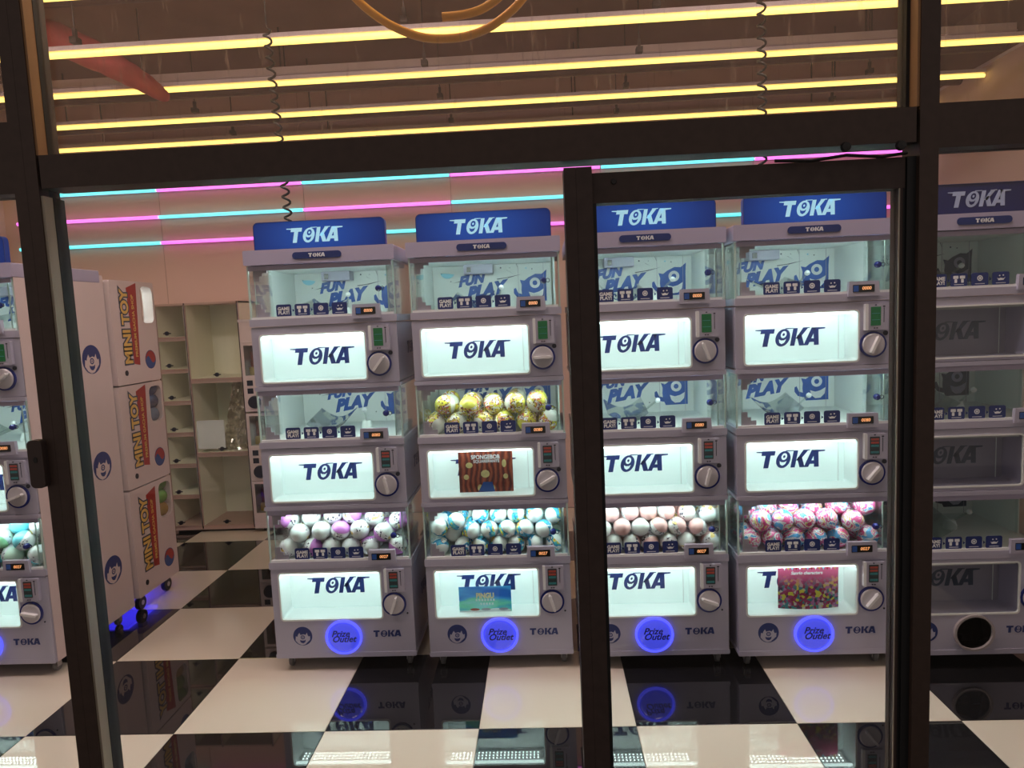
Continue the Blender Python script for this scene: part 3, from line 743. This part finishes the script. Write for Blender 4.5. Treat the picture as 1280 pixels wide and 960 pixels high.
LAB = ['white capsule machine tower at the left picture edge behind the lock post',
       'white capsule machine tower with lavender capsules in its bottom bin, poster free',
       'white capsule machine tower with brown and sky blue poster cards in its windows',
       'white capsule machine tower with pale pink capsules right of the middle door post',
       'white capsule machine tower with pink poster card above its glowing prize flap',
       'unlit white capsule machine tower with empty bins behind the right post']
POS = [(-2.940, 3.00), (-1.262, 3.00), (-.557, 2.985), (.120, 2.955), (.793, 2.93), (1.444, 2.905)]
proto = tower(LIT, LAB[0]); dark = tower(OFF, LAB[5])
T_ = [proto] + [copy_tree(proto) for _ in range(4)] + [dark]
FULL = {(0, 0), (1, 0), (2, 1), (2, 0), (3, 0), (4, 0)}
KN = {1: (20, -12, 38), 2: (-18, 60, 90), 3: (-70, 15, -20), 4: (40, 40, 25), 0: (-80, 70, 50), 5: (20, 20, 10)}
for i, t in enumerate(T_):
    t.location = (POS[i][0], POS[i][1], 0); t['label'] = LAB[i]
    bins = [c for c in t.children if c.name.startswith('capsule_bin')]
    bodies = sorted([c for c in t.children if c.name.startswith('machine_body')], key=lambda c: min(v.co.z for v in c.data.vertices))
    for k, bd in enumerate(bodies):
        for c in bd.children:
            if c.name.startswith('dial_knob'): c.rotation_euler = (0, math.radians(KN[i][k]), 0)
    for bn in bins:
        if (i, bn['level']) not in FULL: stirrer(bn, UNITS[bn['level']][4], i*7+bn['level'])
for t in T_:
    for c in t.children:
        if 'level' in c: del c['level']

# ============================================================ capsules
RC = 0.0462
def capsule_mesh(name, m, RC=0.0462):
    b = MB(); n, k = 18, 12; prof = []
    for i in range(k+1):
        a = -PI/2+PI*i/k; prof.append((max(.0008, RC*math.cos(a)), RC*math.sin(a)))
        if i == k//2: prof[-1] = (RC*.985, -.0012); prof.append((RC*1.004, -.0008)); prof.append((RC*1.004, .0008)); prof.append((RC*.985, .0012))
    b.lathe(prof, m, n, axis='z'); return b.mesh(name, 50)
WH = (0.84, 0.88, 0.88)
CAPS = {
    'lavender': [('lavender and white capsule', capsule_mesh('capsule_a', capsule_mat('capsule_lavender', (0.60, 0.22, 0.64), WH, 'label'), .0435)), ('white capsule with printed label', capsule_mesh('capsule_b', capsule_mat('capsule_white_label', WH, (0.80, 0.84, 0.85), 'label'), .0435))],
    'comic': [('yellow and red printed capsule', capsule_mesh('capsule_c', capsule_mat('capsule_comic', (0.82, 0.84, 0.80), (0.70, 0.66, 0.10), 'comic')))],
    'bluewhite': [('white capsule with blue and yellow band', capsule_mesh('capsule_d', capsule_mat('capsule_bluewhite', WH, WH, 'band'), .0395))],
    'palepink': [('pale pink and white capsule', capsule_mesh('capsule_e', capsule_mat('capsule_palepink', (0.84, 0.50, 0.50), WH, 'label'), .0395))],
    'swirl': [('pink, blue and white swirled capsule', capsule_mesh('capsule_f', capsule_mat('capsule_swirl', WH, WH, 'swirl')))],
    'aqua': [('aqua and white capsule', capsule_mesh('capsule_g', capsule_mat('capsule_aqua', (0.20, 0.68, 0.82), WH, 'label'))), ('pale green capsule', capsule_mesh('capsule_h', capsule_mat('capsule_green', (0.45, 0.85, 0.50), (0.7, 0.88, 0.75), 'label')))],
}
ORD = ('first', 'second', 'third', 'fourth', 'fifth', 'sixth', 'seventh')
def fill(pos, lev, kind, place, layers, xmin=0):
    rnd = random.Random(len(kind)*31+lev*7)
    RC = {'lavender': .0435, 'bluewhite': .0395, 'palepink': .0395}.get(kind, .0462)
    bf, bt_ = UNITS[lev][4]+.0025, UNITS[lev][5]-.011
    P, tagp = [], []
    xa, xb = .0265, MW-.0265
    ya, yb = .018, .34
    n6 = 7 if RC < .04 else 6; pit = (xb-xa-2*RC)/(n6-1)
    for L, (nx, ny, off, oy) in enumerate(((n6, 3, 0, 0), (n6-1, 3, .5, .1), (n6, 3, .0, .35))[:layers]):
        for j in range(ny):
            for i in range(nx):
                x = xa+RC+(i+off)*pit; y = ya+RC+(j+oy)*(2*RC+.004)
                P.append([x+rnd.uniform(-.013, .013), y+rnd.uniform(-.012, .012), bf+RC+L*RC*1.62+.002+rnd.uniform(0, .012)]); tagp.append((L, j, i, nx))
    P = np.array(P); n = len(P); top = bt_-RC
    for it in range(500):
        if it < 400: P[:, 2] -= .0006
        if it < 400: P[:, 1] -= .0001
        for _ in range(2):
            d = P[:, None]-P[None]; r = np.sqrt((d**2).sum(-1))+np.eye(n)*9
            ov = np.clip(2*RC*1.006-r, 0, None); P += (d/r[..., None]*ov[..., None]*.5).sum(1)
            P[:, 0] = np.clip(P[:, 0], xa+RC, xb-RC); P[:, 1] = np.clip(P[:, 1], ya+RC, .50-RC); P[:, 2] = np.clip(P[:, 2], bf+RC, top)
    out = []
    for (L, j, i, nx), p in zip(tagp, P):
        if p[0] < xmin: continue
        nm, me = rnd.choice(CAPS[kind])
        o = put('capsule', me, None, (pos[0]+p[0], pos[1]+p[1], p[2]), (rnd.uniform(0, 6.3), rnd.uniform(0, 6.3), rnd.uniform(0, 6.3)))
        lay = ('bottom', 'middle', 'top')[L] if layers == 3 else ('bottom', 'top')[L]
        fromx = ORD[nx-1-i]+' from right' if kind in ('aqua', 'palepink') else ORD[i]+' from left'
        tag(o, '%s, %s, %s row, %s layer, %s' % (nm, fromx, ('front', 'second', 'back')[j], lay, place), 'capsule', 'capsules in the '+place)
fill(POS[1], 0, 'lavender', 'lavender bin', 3)
fill(POS[2], 1, 'comic', 'yellow bin', 2)
fill(POS[2], 0, 'bluewhite', 'blue-banded bin', 3)
fill(POS[3], 0, 'palepink', 'pale pink bin', 3)
fill(POS[4], 0, 'swirl', 'swirled bin', 3)
fill(POS[0], 0, 'aqua', 'far left bin', 3, .27)

# ============================================================ poster cards in the windows
def backlit_paper(m, f=.5):
    n, l = nodes(m); b = n['Principled BSDF']; out = n['Material Output']
    t = n.new('ShaderNodeBsdfTranslucent'); mx = n.new('ShaderNodeMixShader'); mx.inputs[0].default_value = f
    for k in list(b.inputs['Base Color'].links): l.new(k.from_socket, t.inputs[0])
    l.new(b.outputs[0], mx.inputs[1]); l.new(t.outputs[0], mx.inputs[2]); l.new(mx.outputs[0], out.inputs['Surface'])
    return m
def card(name, x0, x1, z0, z1, ybase, m, label, extra=None, bow=0.0):
    b = MB(); n = 12; vs = []; fs = []
    for i in range(n+1):
        t = i/n; x = x0+(x1-x0)*t; yy = ybase+bow*(2*t-1)**2
        vs += [(x, yy, z0), (x, yy, z1), (x, yy+.0008, z0), (x, yy+.0008, z1)]
    for i in range(n):
        o = i*4; fs += [(o, o+4, o+5, o+1), (o+2, o+3, o+7, o+6), (o, o+2, o+6, o+4), (o+1, o+5, o+7, o+3)]
    fs += [(0, 1, 3, 2), (n*4, n*4+2, n*4+3, n*4+1)]
    b.add(vs, fs, m); o = b.obj(name); tag(o, label, 'poster', 'poster cards in the light boxes')
    if extra: extra(o)
    return o
def curtain():
    m = bpy.data.materials.new('red_curtain_print'); n, l = nodes(m); b = n['Principled BSDF']; b.inputs['Roughness'].default_value = .4
    tc = n.new('ShaderNodeTexCoord'); w = n.new('ShaderNodeTexWave'); w.inputs['Scale'].default_value = 13; w.inputs['Distortion'].default_value = 5; w.inputs['Detail'].default_value = 3
    l.new(tc.outputs['Object'], w.inputs['Vector'])
    r = ramp(n, l, w.outputs['Fac'], [(0, (0.08, 0.012, 0.008)), (.6, (0.25, 0.03, 0.015)), (1, (0.36, 0.09, 0.04))], 'LINEAR')
    l.new(r.outputs[0], b.inputs['Base Color']); return m
def aurora():
    m = bpy.data.materials.new('sky_print'); n, l = nodes(m); b = n['Principled BSDF']; b.inputs['Roughness'].default_value = .3
    tc = n.new('ShaderNodeTexCoord'); mp = n.new('ShaderNodeMapping'); mp.inputs['Rotation'].default_value = (0, .5, 0); mp.inputs['Scale'].default_value = (4, 1, 16)
    no = n.new('ShaderNodeTexNoise'); no.inputs['Scale'].default_value = 1.1; no.inputs['Detail'].default_value = 3
    l.new(tc.outputs['Object'], mp.inputs[0]); l.new(mp.outputs[0], no.inputs['Vector'])
    r = ramp(n, l, no.outputs['Fac'], [(0.3, (0.03, 0.26, 0.70)), (.45, (0.10, 0.52, 0.85)), (.56, (0.28, 0.80, 0.62)), (.68, (0.45, 0.82, 0.92))], 'LINEAR')
    l.new(r.outputs[0], b.inputs['Base Color']); return m
def party():
    m = bpy.data.materials.new('pink_party_print'); n, l = nodes(m); b = n['Principled BSDF']; b.inputs['Roughness'].default_value = .3
    tc = n.new('ShaderNodeTexCoord'); no = n.new('ShaderNodeTexVoronoi'); no.inputs['Scale'].default_value = 85
    l.new(tc.outputs['Object'], no.inputs['Vector']); sx = n.new('ShaderNodeSeparateColor'); l.new(no.outputs['Color'], sx.inputs[0])
    r = ramp(n, l, sx.outputs[0], [(0, (0.42, 0.05, 0.16)), (.25, (0.72, 0.62, 0.08)), (.40, (0.08, 0.26, 0.30)), (.58, (0.62, 0.52, 0.5)), (.66, (0.34, 0.03, 0.08)), (.80, (0.10, 0.05, 0.12)), (.90, (0.50, 0.18, 0.40))])
    sz = n.new('ShaderNodeSeparateXYZ'); l.new(tc.outputs['Object'], sz.inputs[0])
    g = n.new('ShaderNodeMapRange'); g.inputs[1].default_value = .335; g.inputs[2].default_value = .400; l.new(sz.outputs['Z'], g.inputs[0])
    mx = n.new('ShaderNodeMix'); mx.data_type = 'RGBA'; l.new(g.outputs[0], mx.inputs['Factor']); l.new(r.outputs[0], mx.inputs['A']); mx.inputs['B'].default_value = (0.75, 0.16, 0.34, 1)
    l.new(mx.outputs['Result'], b.inputs['Base Color']); return m
def ex1(o):
    b = MB(); f = lambda x, z: FRONT(x, 3.0462, z)
    add_text(b, 'SPONGEBOB', .026, M['white_print'], f(-.272, .950), .0004, 0, .85); add_text(b, 'SQUAREPANTS', .018, M['white_print'], f(-.268, .931), .0003, 0, .95)
    b.obj('poster_lettering', o)
    b = MB(); cr = mat('cream_print', (0.62, 0.50, 0.22), .4, var=.4, scale=60)
    for x, z, rx, rz in ((-.345, .915, .016, .013), (-.19, .920, .010, .018), (-.36, .862, .012, .012), (-.185, .862, .011, .012), (-.275, .875, .020, .018), (-.30, .812, .012, .016), (-.245, .812, .012, .014)):
        b.prism(ell(x, z, rx, rz, 9), cr, 3.0453, 3.0463)
    b.prism([(-.31, .794), (-.235, .794), (-.245, .838), (-.285, .838)], M['mblu'], 3.0450, 3.0463)
    b.obj('poster_shapes', o)
def ex2(o):
    b = MB(); f = lambda x, z: FRONT(x, 3.0362, z)
    add_text(b, 'PINGU', .034, mat('pale_yellow_print', (0.90, 0.82, 0.45), .4), f(-.302, .318), .0018, 0, .8)
    for z, x0, x1 in ((.294, -.345, -.262), (.276, -.325, -.27)):
        x = x0
        while x < x1: b.prism(rrect(x, x+.008, z, z+.010, .002), M['white_print'], 3.0354, 3.0363); x += .013
    b.prism([(-.42, .2395), (-.188, .2395), (-.188, .252), (-.25, .260), (-.33, .253), (-.42, .250)], M['white_print'], 3.0352, 3.0363)
    for x in (-.35, -.30, -.22): b.prism(ell(x, .256, .022, .006, 10), M['lcd_red'] if x < -.32 else M['bracket'], 3.0348, 3.0353)
    b.obj('poster_lettering', o)
def ex3(o):
    b = MB(); add_text(b, 'Sanrio characters', .020, M['white_print'], FRONT(1.10, 2.978, .408), .0008, .2, .95); b.obj('poster_lettering', o)
    b = MB(); r = random.Random(4)
    for k in range(14):
        x = 1.00+k*.0165; b.prism([(x, .436), (x+.013, .436), (x+.0065, .420)], (M['white_print'], M['myel'], M['ink_light'], M['mred'])[k % 4], 2.9785, 2.980)
    b.obj('poster_bunting', o)
card('poster_card', -.392, -.152, .793, .988, 3.0463, curtain(), 'dark red curtain poster card in the middle window of the second tower', ex1)
card('poster_card', -.420, -.184, .2395, .362, 3.0363, backlit_paper(aurora()), 'sky blue and green poster card leaning in the bottom window', ex2)
card('poster_card', .985, 1.243, .2395, .440, 2.981, backlit_paper(party(), .35), 'pink and multicoloured curved poster card in the bottom window of the lit right tower', ex3, .018)

# ============================================================ toy machines seen from the side, and the back emblems
side = T_[0]
for k, z in enumerate((1.437, .885, .330)):
    e = MB(); emblem(e, ((0, 0, 0), (0, 1, 0), (0, 0, 1), (1, 0, 0)), .074, M['ink'], M['pinkshell'])
    o = e.obj('badge_print', side); o.location = (MW+.002, .475, z)
MB().prism([(.012, .064), (.0, 1.868), (.63, 1.868), (.63, .064)][::-1], M['pinkshell'], -.0015, .0, ((MW-.0005, 0.0, 0), (0, 1, 0), (0, 0, 1), (1, 0, 0))).obj('side_panel', side)

def toy_tower(label, x1, y0, y1, zs, wd, contents):
    """three stacked units; its printed side looks towards +x"""
    root = empty('toy_machine', (x1-wd, y0, 0), label, 'capsule machine', 'three-tier toy machines')
    d = y1-y0
    for k in range(3):
        z0, z1 = zs[k]
        y_w0, y_w1, zw0, zw1 = d*.665, d*.962, z1-.235, z1-.028
        FR = ((wd, 0, 0), (0, 1, 0), (0, 0, 1), (1, 0, 0))
        b = MB()
        po = rrect(0, d, z0+.002, z1-.002, .012); pi_ = rrect(y_w0, y_w1, zw0, zw1, .035)
        b.ring(po, pi_, M['pinkshell'], 0, .06, FR, back=False)
        b.prism([(0, 0), (.01, 0), (.01, 1), (0, 1)], M['pinkshell'], 0, .001) if False else None
        b.box(0, .14, .002, d-.002, z0+.004, z1-.004, M['pinkshell']); b.box(.14, wd-.004, .002, d*.6, z0+.004, z1-.004, M['pinkshell'])
        b.box(.14, wd-.004, d*.6, d-.004, z0+.004, zw0-.01, M['inner']); b.box(.14, wd-.004, d*.6, d-.004, zw1+.01, z1-.006, M['inner'])
        b.box(.14, .146, d*.6, d, zw0-.01, zw1+.01, M['inner'])
        u_ = b.obj('machine_unit', root, 35)
        MB().prism(rrect(y_w0+.001, y_w1-.001, zw0+.001, zw1-.001, .034), M['acrylic'], .003, .006, FR).obj('window_pane', u_)
        # red board with slanted ends and lettering running upwards
        p_ = MB(); F2 = ((wd, d*.5, (z0+z1)/2+.03), (0, 0, 1), (0, -1, 0), (1, 0, 0))
        p_.prism([(-.215, -.010), (.245, -.036), (.215, .060), (-.205, .045)], M['mred'], -.001, 0, F2)
        F3 = ((wd, d*.5-.090, (z0+z1)/2+.03), (0, 0, 1), (0, -1, 0), (1, 0, 0))
        add_text(p_, 'MINI TOY', .096, M['ink_line'], F3, .012, 0, .97, 1.0, .0016); add_text(p_, 'MINI TOY', .096, M['myel'], F3, .0035, 0, .97, 1.0, .0024)
        F4 = ((wd, d*.5-.012, (z0+z1)/2+.035), (0, 0, 1), (0, -1, 0), (1, 0, 0))
        add_text(p_, 'PREMIUM GACHA SHOP', .033, M['myel'], F4, .0008, 0, .98, 1.0, .0018)
        p_.obj('side_print', u_)
        c = MB(); cy, cz = d*.78, z0+.125; F5 = ((wd, cy, cz), (0, 1, 0), (0, 0, 1), (1, 0, 0)); r = .050
        c.prism(ell(0, 0, r*1.08, r*1.08, 28), M['ink'], -.0008, 0, F5)
        hp = [(r*math.cos(a), r*math.sin(a)) for a in [PI*i/14 for i in range(15)]]
        mid = [(-r+r*2*i/12, r*.42*math.sin(2*PI*i/12)) for i in range(13)]
        c.prism(hp+mid[1:-1], M['mred'], -.0014, 0, F5); c.prism([(a, b_) for a, b_ in [(-p[0], -p[1]) for p in hp]]+[(p[0], p[1]) for p in mid[::-1][1:-1]], M['mblu'], -.0012, 0, F5)
        c.obj('round_print', u_)
        MB().prism(ell(d*.20, z0+.065, .013, .015, 14), M['lockblack'], -.004, 0, FR).obj('key_lock', u_)
    for z0, z1 in zs: MB().box(.30, wd-.03, d*.68, d*.72, z1-.026, z1-.020, LIT['binlamp']).obj('lamp_bar', root)
    for (x, y) in ((wd-.06, .10), (wd-.06, d-.05), (.08, .10), (.08, d-.05)):
        c = MB().box(x-.016, x+.016, y-.02, y+.02, .075, zs[2][0]+.002, M['metal']); co = c.obj('caster', root)
        MB().lathe([(.012, -.014), (.036, -.014), (.04, -.009), (.04, .009), (.036, .014), (.012, .014)], M['black'], 20, (x, y, .040), 'x').lathe([(.001, -.017), (.014, -.016), (.014, .016), (.001, .017)], M['metal'], 12, (x, y, .040), 'x').obj('wheel', co, 40)
    MB().box(.25, wd-.12, .06, d-.06, zs[2][0]-.012, zs[2][0]+.002, M['blueglow']).obj('underglow_lamp', root)
    return root
ZS = ((1.279, 1.849), (.706, 1.276), (.097, .703))
toy_tower('pinkish white three-tier toy machine with red boards, side on, blue light underneath', -2.272, 3.640, 4.065, ZS, .60, None)
ym = {c: mat('capsule_'+c, v, .25) for c, v in dict(steel=(0.10, 0.16, 0.26), navy=(0.03, 0.06, 0.15), yellow=(0.85, 0.75, 0.05), green=(0.12, 0.30, 0.06), blue=(0.04, 0.12, 0.30), brown=(0.35, 0.22, 0.06)).items()}
cm = {}
for c, m_ in ym.items(): cm[c] = capsule_mesh('capsule_'+c, m_)
for lev, cols in ((1, ('steel', 'navy', 'navy', 'steel', 'navy', 'steel')), (2, ('brown', 'brown', 'green', 'blue', 'green', 'yellow'))):
    z0, z1 = ZS[lev]; zw0 = z1-.235
    for k, c in enumerate(cols):
        y = 3.945 if k % 2 else 4.013; z = zw0-.010+.0475+(k//2)*.078+.0*(k % 2)
        x = -2.272-.120 if k % 2 else -2.272-.053
        o = put('capsule', cm[c], None, (x, y, z), (.3*k, .5, k))
        tag(o, '%s capsule, %s one, %s layer, %s window of the toy machine' % (c, 'near' if k % 2 else 'far', ('bottom', 'middle', 'top')[k//2], ('', 'middle', 'bottom')[lev]), 'capsule', 'capsules in the toy machine windows')

# ============================================================ lockers at the back
LX0, LXM, LX1, LY, LZ = -2.90, -2.668, -2.258, 5.17, 1.76
root = empty('locker_cabinet', (0, 0, 0), 'cream locker cabinet with clear doors standing against the back wall', 'locker')
b = MB()
b.box(LX0, LX1, YB-.03, YB-.01, .03, LZ, M['locker'])
for x in (LX0, LXM-.006, LX1-.012): b.box(x, x+.012, LY+.008, YB-.03, .03, LZ, M['locker']); b.box(x-.001, x+.013, LY+.004, LY+.010, .03, LZ, M['lockerpink']); b.box(x+.003, x+.009, LY-.0045, LY+.0035, .03, LZ, M['rod'])
b.box(LX0, LX1, LY+.004, YB-.01, LZ-.012, LZ, M['lockerpink']); b.box(LX0, LX1, LY+.004, YB-.01, .02, .05, M['lockerpink'])
b.box(LX0+.02, LX1-.02, LY+.03, YB-.03, 0, .02, M['black'])
for k in range(1, 7): z = .05+k*(LZ-.062)/7; b.box(LX0+.012, LXM-.006, LY+.008, YB-.03, z-.012, z+.006, M['locker']); b.box(LX0, LXM, LY+.004, LY+.0085, z-.026, z+.006, M['lockerpink'])
for k in range(1, 3): z = .05+k*(LZ-.062)/3; b.box(LXM+.006, LX1-.012, LY+.008, YB-.03, z-.012, z+.006, M['locker']); b.box(LXM, LX1, LY+.004, LY+.0085, z-.028, z+.008, M['lockerpink'])
b.obj('carcass', root)
def door(x0, x1, z0, z1, lx):
    d = MB().box(x0+.003, x1-.003, LY-.002, LY+.002, z0+.003, z1-.003, M['acrylic'])
    for (a, b_, c, e) in ((x0+.002, x0+.006, z0+.003, z1-.003), (x1-.006, x1-.002, z0+.003, z1-.003), (x0+.003, x1-.003, z0+.002, z0+.005), (x0+.003, x1-.003, z1-.005, z1-.002)): d.box(a, b_, LY-.003, LY+.003, c, e, M['bracket'] if a == x1-.006 else M['lockerpink'])
    do = d.obj('door', root)
    MB().lathe([(.001, -.028), (.014, -.026), (.017, -.015), (.012, -.002)], M['lockblack'], 14, (lx, LY, z0+.035)).box(lx-.032, lx+.026, LY-.010, LY-.004, z0+.030, z0+.038, M['lockblack']).obj('door_lock', do, 40)
for k in range(7): h = (LZ-.062)/7; door(LX0, LXM, .05+k*h, .05+(k+1)*h, -2.83+.004*k)
for k in range(3): h = (LZ-.062)/3; door(LXM, LX1, .05+k*h, .05+(k+1)*h, -2.47+.01*k)
# things left in the tall compartments
hb = (LZ-.062)/3
o = MB().box(-2.655, -2.455, LY+.03, LY+.036, .05+hb+.035, .05+hb+.245, M['inner']).ring(rrect(-2.66, -2.45, .05+hb+.030, .05+hb+.250, .01), rrect(-2.652, -2.458, .05+hb+.038, .05+hb+.242, .008), M['white_print'], LY+.025, LY+.032).obj('acrylic_tray')
tag(o, 'pale square acrylic tray standing in the middle tall locker', 'tray')
cr = MB(); r = random.Random(5); vs = []; fs = []; nx, nz = 14, 26
for j in range(nz+1):
    for i in range(nx+1):
        t = j/nz; w = .22*(1-.55*t) if t > .15 else .2; x = -2.279-w*(1-i/nx) ; z = .05+hb+.01+t*(hb-.04)
        vs.append((x, LY+.06+r.uniform(0, .045), z+r.uniform(-.006, .006)))
for j in range(nz):
    for i in range(nx): a = j*(nx+1)+i; fs.append((a, a+1, a+nx+2, a+nx+1))
cr.add(vs, fs, M['crumple']); o = cr.obj('crumpled_film'); o.modifiers.new('thickness', 'SOLIDIFY').thickness = .002
tag(o, 'crumpled clear plastic film stuffed in the middle tall locker', 'plastic film')
sheet = MB().box(-2.40, -2.272, LY+.125, LY+.13, .05+hb+.04, .05+hb+.17, M['white_print']).obj('paper_sheet'); tag(sheet, 'small pale sheet behind the crumpled film in the locker', 'paper')

# slim machine right of the lockers
root = empty('slim_machine', (-2.243, 5.13, 0), 'slim pink machine with dark windows between the lockers and the left tower', 'machine')
w, d = .55, .42
for k, (z0, z1) in enumerate(((.40, .915), (.93, 1.435), (-1, -1))):
    if z0 < 0: continue
for k, zt in enumerate((1.435, .905, .385)):
    h = .235; b = MB(); zb_ = zt-.505 if k < 2 else .03
    b.ring([(0, zb_), (w, zb_), (w, zt+.01), (0, zt+.01)], [(.02, zt-h), (w-.02, zt-h), (w-.02, zt-.01), (.02, zt-.01)], M['pinkshell'], 0, d, back=True)
    b.box(.02, w-.02, .12, .125, zt-h, zt-.01, M['beamd'])
    u_ = b.obj('machine_unit', root)
    MB().box(.021, w-.021, .003, .006, zt-h+.001, zt-.011, M['clear_part']).obj('window_pane', u_)
    MB().box(.03, .09, .09, .119, zt-h+.005, zt-.06, mat('shelf_goods', (0.35, 0.07, 0.03), .5, var=.9, scale=26)).box(.03, .12, .06, .119, zt-h+.001, zt-h+.06, M['myel']).obj('printed_insert', u_)
    if zb_ > .2:
        for zz in (zt-h-.055, zt-h-.115): MB().box(.028, .072, -.004, 0, zz-.02, zz+.02, M['lockblack']).obj('coin_slot', u_)
        MB().lathe([(.001, -.02), (.045, -.018), (.05, 0)], M['lockblack'], 16, (.075, 0, zt-h-.20)).obj('dial_knob', u_, 40)
MB().box(0, w, 0, d, 1.447, 1.60, M['pinkshell']).box(-.004, w, -.006, d, 1.60, 1.62, M['channel']).obj('top_cap', root)
for x in (.06, w-.06):
    for y in (.06, d-.06): MB().lathe([(.008, -.012), (.015, -.012), (.015, .012), (.008, .012)], M['black'], 14, (x, y, .015), 'x').obj('wheel', root, 40)

# ============================================================ hanging things
def coil(name, x, y, z0, z1, dx, label):
    pts = []; turns = int((z1-z0)/.047); n = turns*10
    for i in range(n+1):
        t = i/n; a = 2*PI*turns*t; r = .017
        pts.append((x+dx*t+r*math.cos(a), y+r*math.sin(a), z1+(z0-z1)*t))
    b = MB().tube(pts, .0056, M['black'], 6); b.tube([(x, y, ZC), (x, y, z1+.01), (x+.012, y, z1)], .0035, M['black'], 6)
    b.tube([pts[-1], (pts[-1][0], y, z0-.012)], .0042, M['black'], 6)
    tag(b.obj(name, smooth=60), label, 'cable', 'coiled black cables hanging from the ceiling')
coil('coiled_cable', -1.216, 3.34, 1.905, 2.93, .045, 'coiled black cable hanging from ceiling to the leftmost lit header sign')
coil('coiled_cable', .995, 3.20, 1.905, 2.93, .0, 'coiled black cable hanging from ceiling behind the door leaf, right one')

o3 = [(-.62, 2.2, 3.44), (-.60, 2.2, 2.75), (-.56, 2.2, 2.60), (-.516, 2.2, 2.536), (-.455, 2.2, 2.482), (-.392, 2.2, 2.443), (-.32, 2.2, 2.416), (-.248, 2.2, 2.409), (-.185, 2.2, 2.414), (-.126, 2.2, 2.432), (-.07, 2.2, 2.465), (-.022, 2.2, 2.506), (.02, 2.2, 2.57), (.03, 2.2, 2.68), (-.02, 2.18, 2.76), (-.06, 2.165, 2.70), (-.055, 2.165, 2.60), (-.066, 2.165, 2.53), (-.079, 2.165, 2.510), (-.11, 2.165, 2.488), (-.148, 2.165, 2.470), (-.20, 2.165, 2.460), (-.258, 2.165, 2.458)]
def smooth(P_, n=4):
    P_ = [Vector(p_) for p_ in P_]; out = []
    for i in range(len(P_)-1):
        a, b_, c, d = P_[max(i-1, 0)], P_[i], P_[i+1], P_[min(i+2, len(P_)-1)]
        for k in range(n):
            t = k/n; out.append(.5*((2*b_)+(c-a)*t+(2*a-5*b_+4*c-d)*t*t+(3*b_-a-3*c+d)*t**3))
    return out+[P_[-1]]
tag(MB().tube(smooth(o3), .0125, M['orange'], 10).obj('orange_hose', smooth=60), 'orange hose hanging in a loop at the top of the picture', 'hose')
rd = [(-3.3, 4.0, 3.30), (-3.0, 4.0, 3.27), (-2.72, 4.0, 3.24), (-2.44, 4.0, 3.115), (-2.28, 4.0, 3.02), (-2.16, 4.0, 2.945), (-2.08, 4.0, 2.885), (-2.04, 4.0, 2.868)]
pts = smooth(rd); n = len(pts)
rad = []
for i in range(n):
    t = i/(n-1); rad.append((.15*(1-t)**.8*(1+.06*math.sin(i*2.3)) if t > .0 else .15)*.66+.016*(1 if i < n-1 else .3))
tag(MB().tube(pts, rad, M['red'], 14).obj('red_fabric_duct', smooth=60), 'red tapering fabric tube under the ceiling at upper left', 'duct')
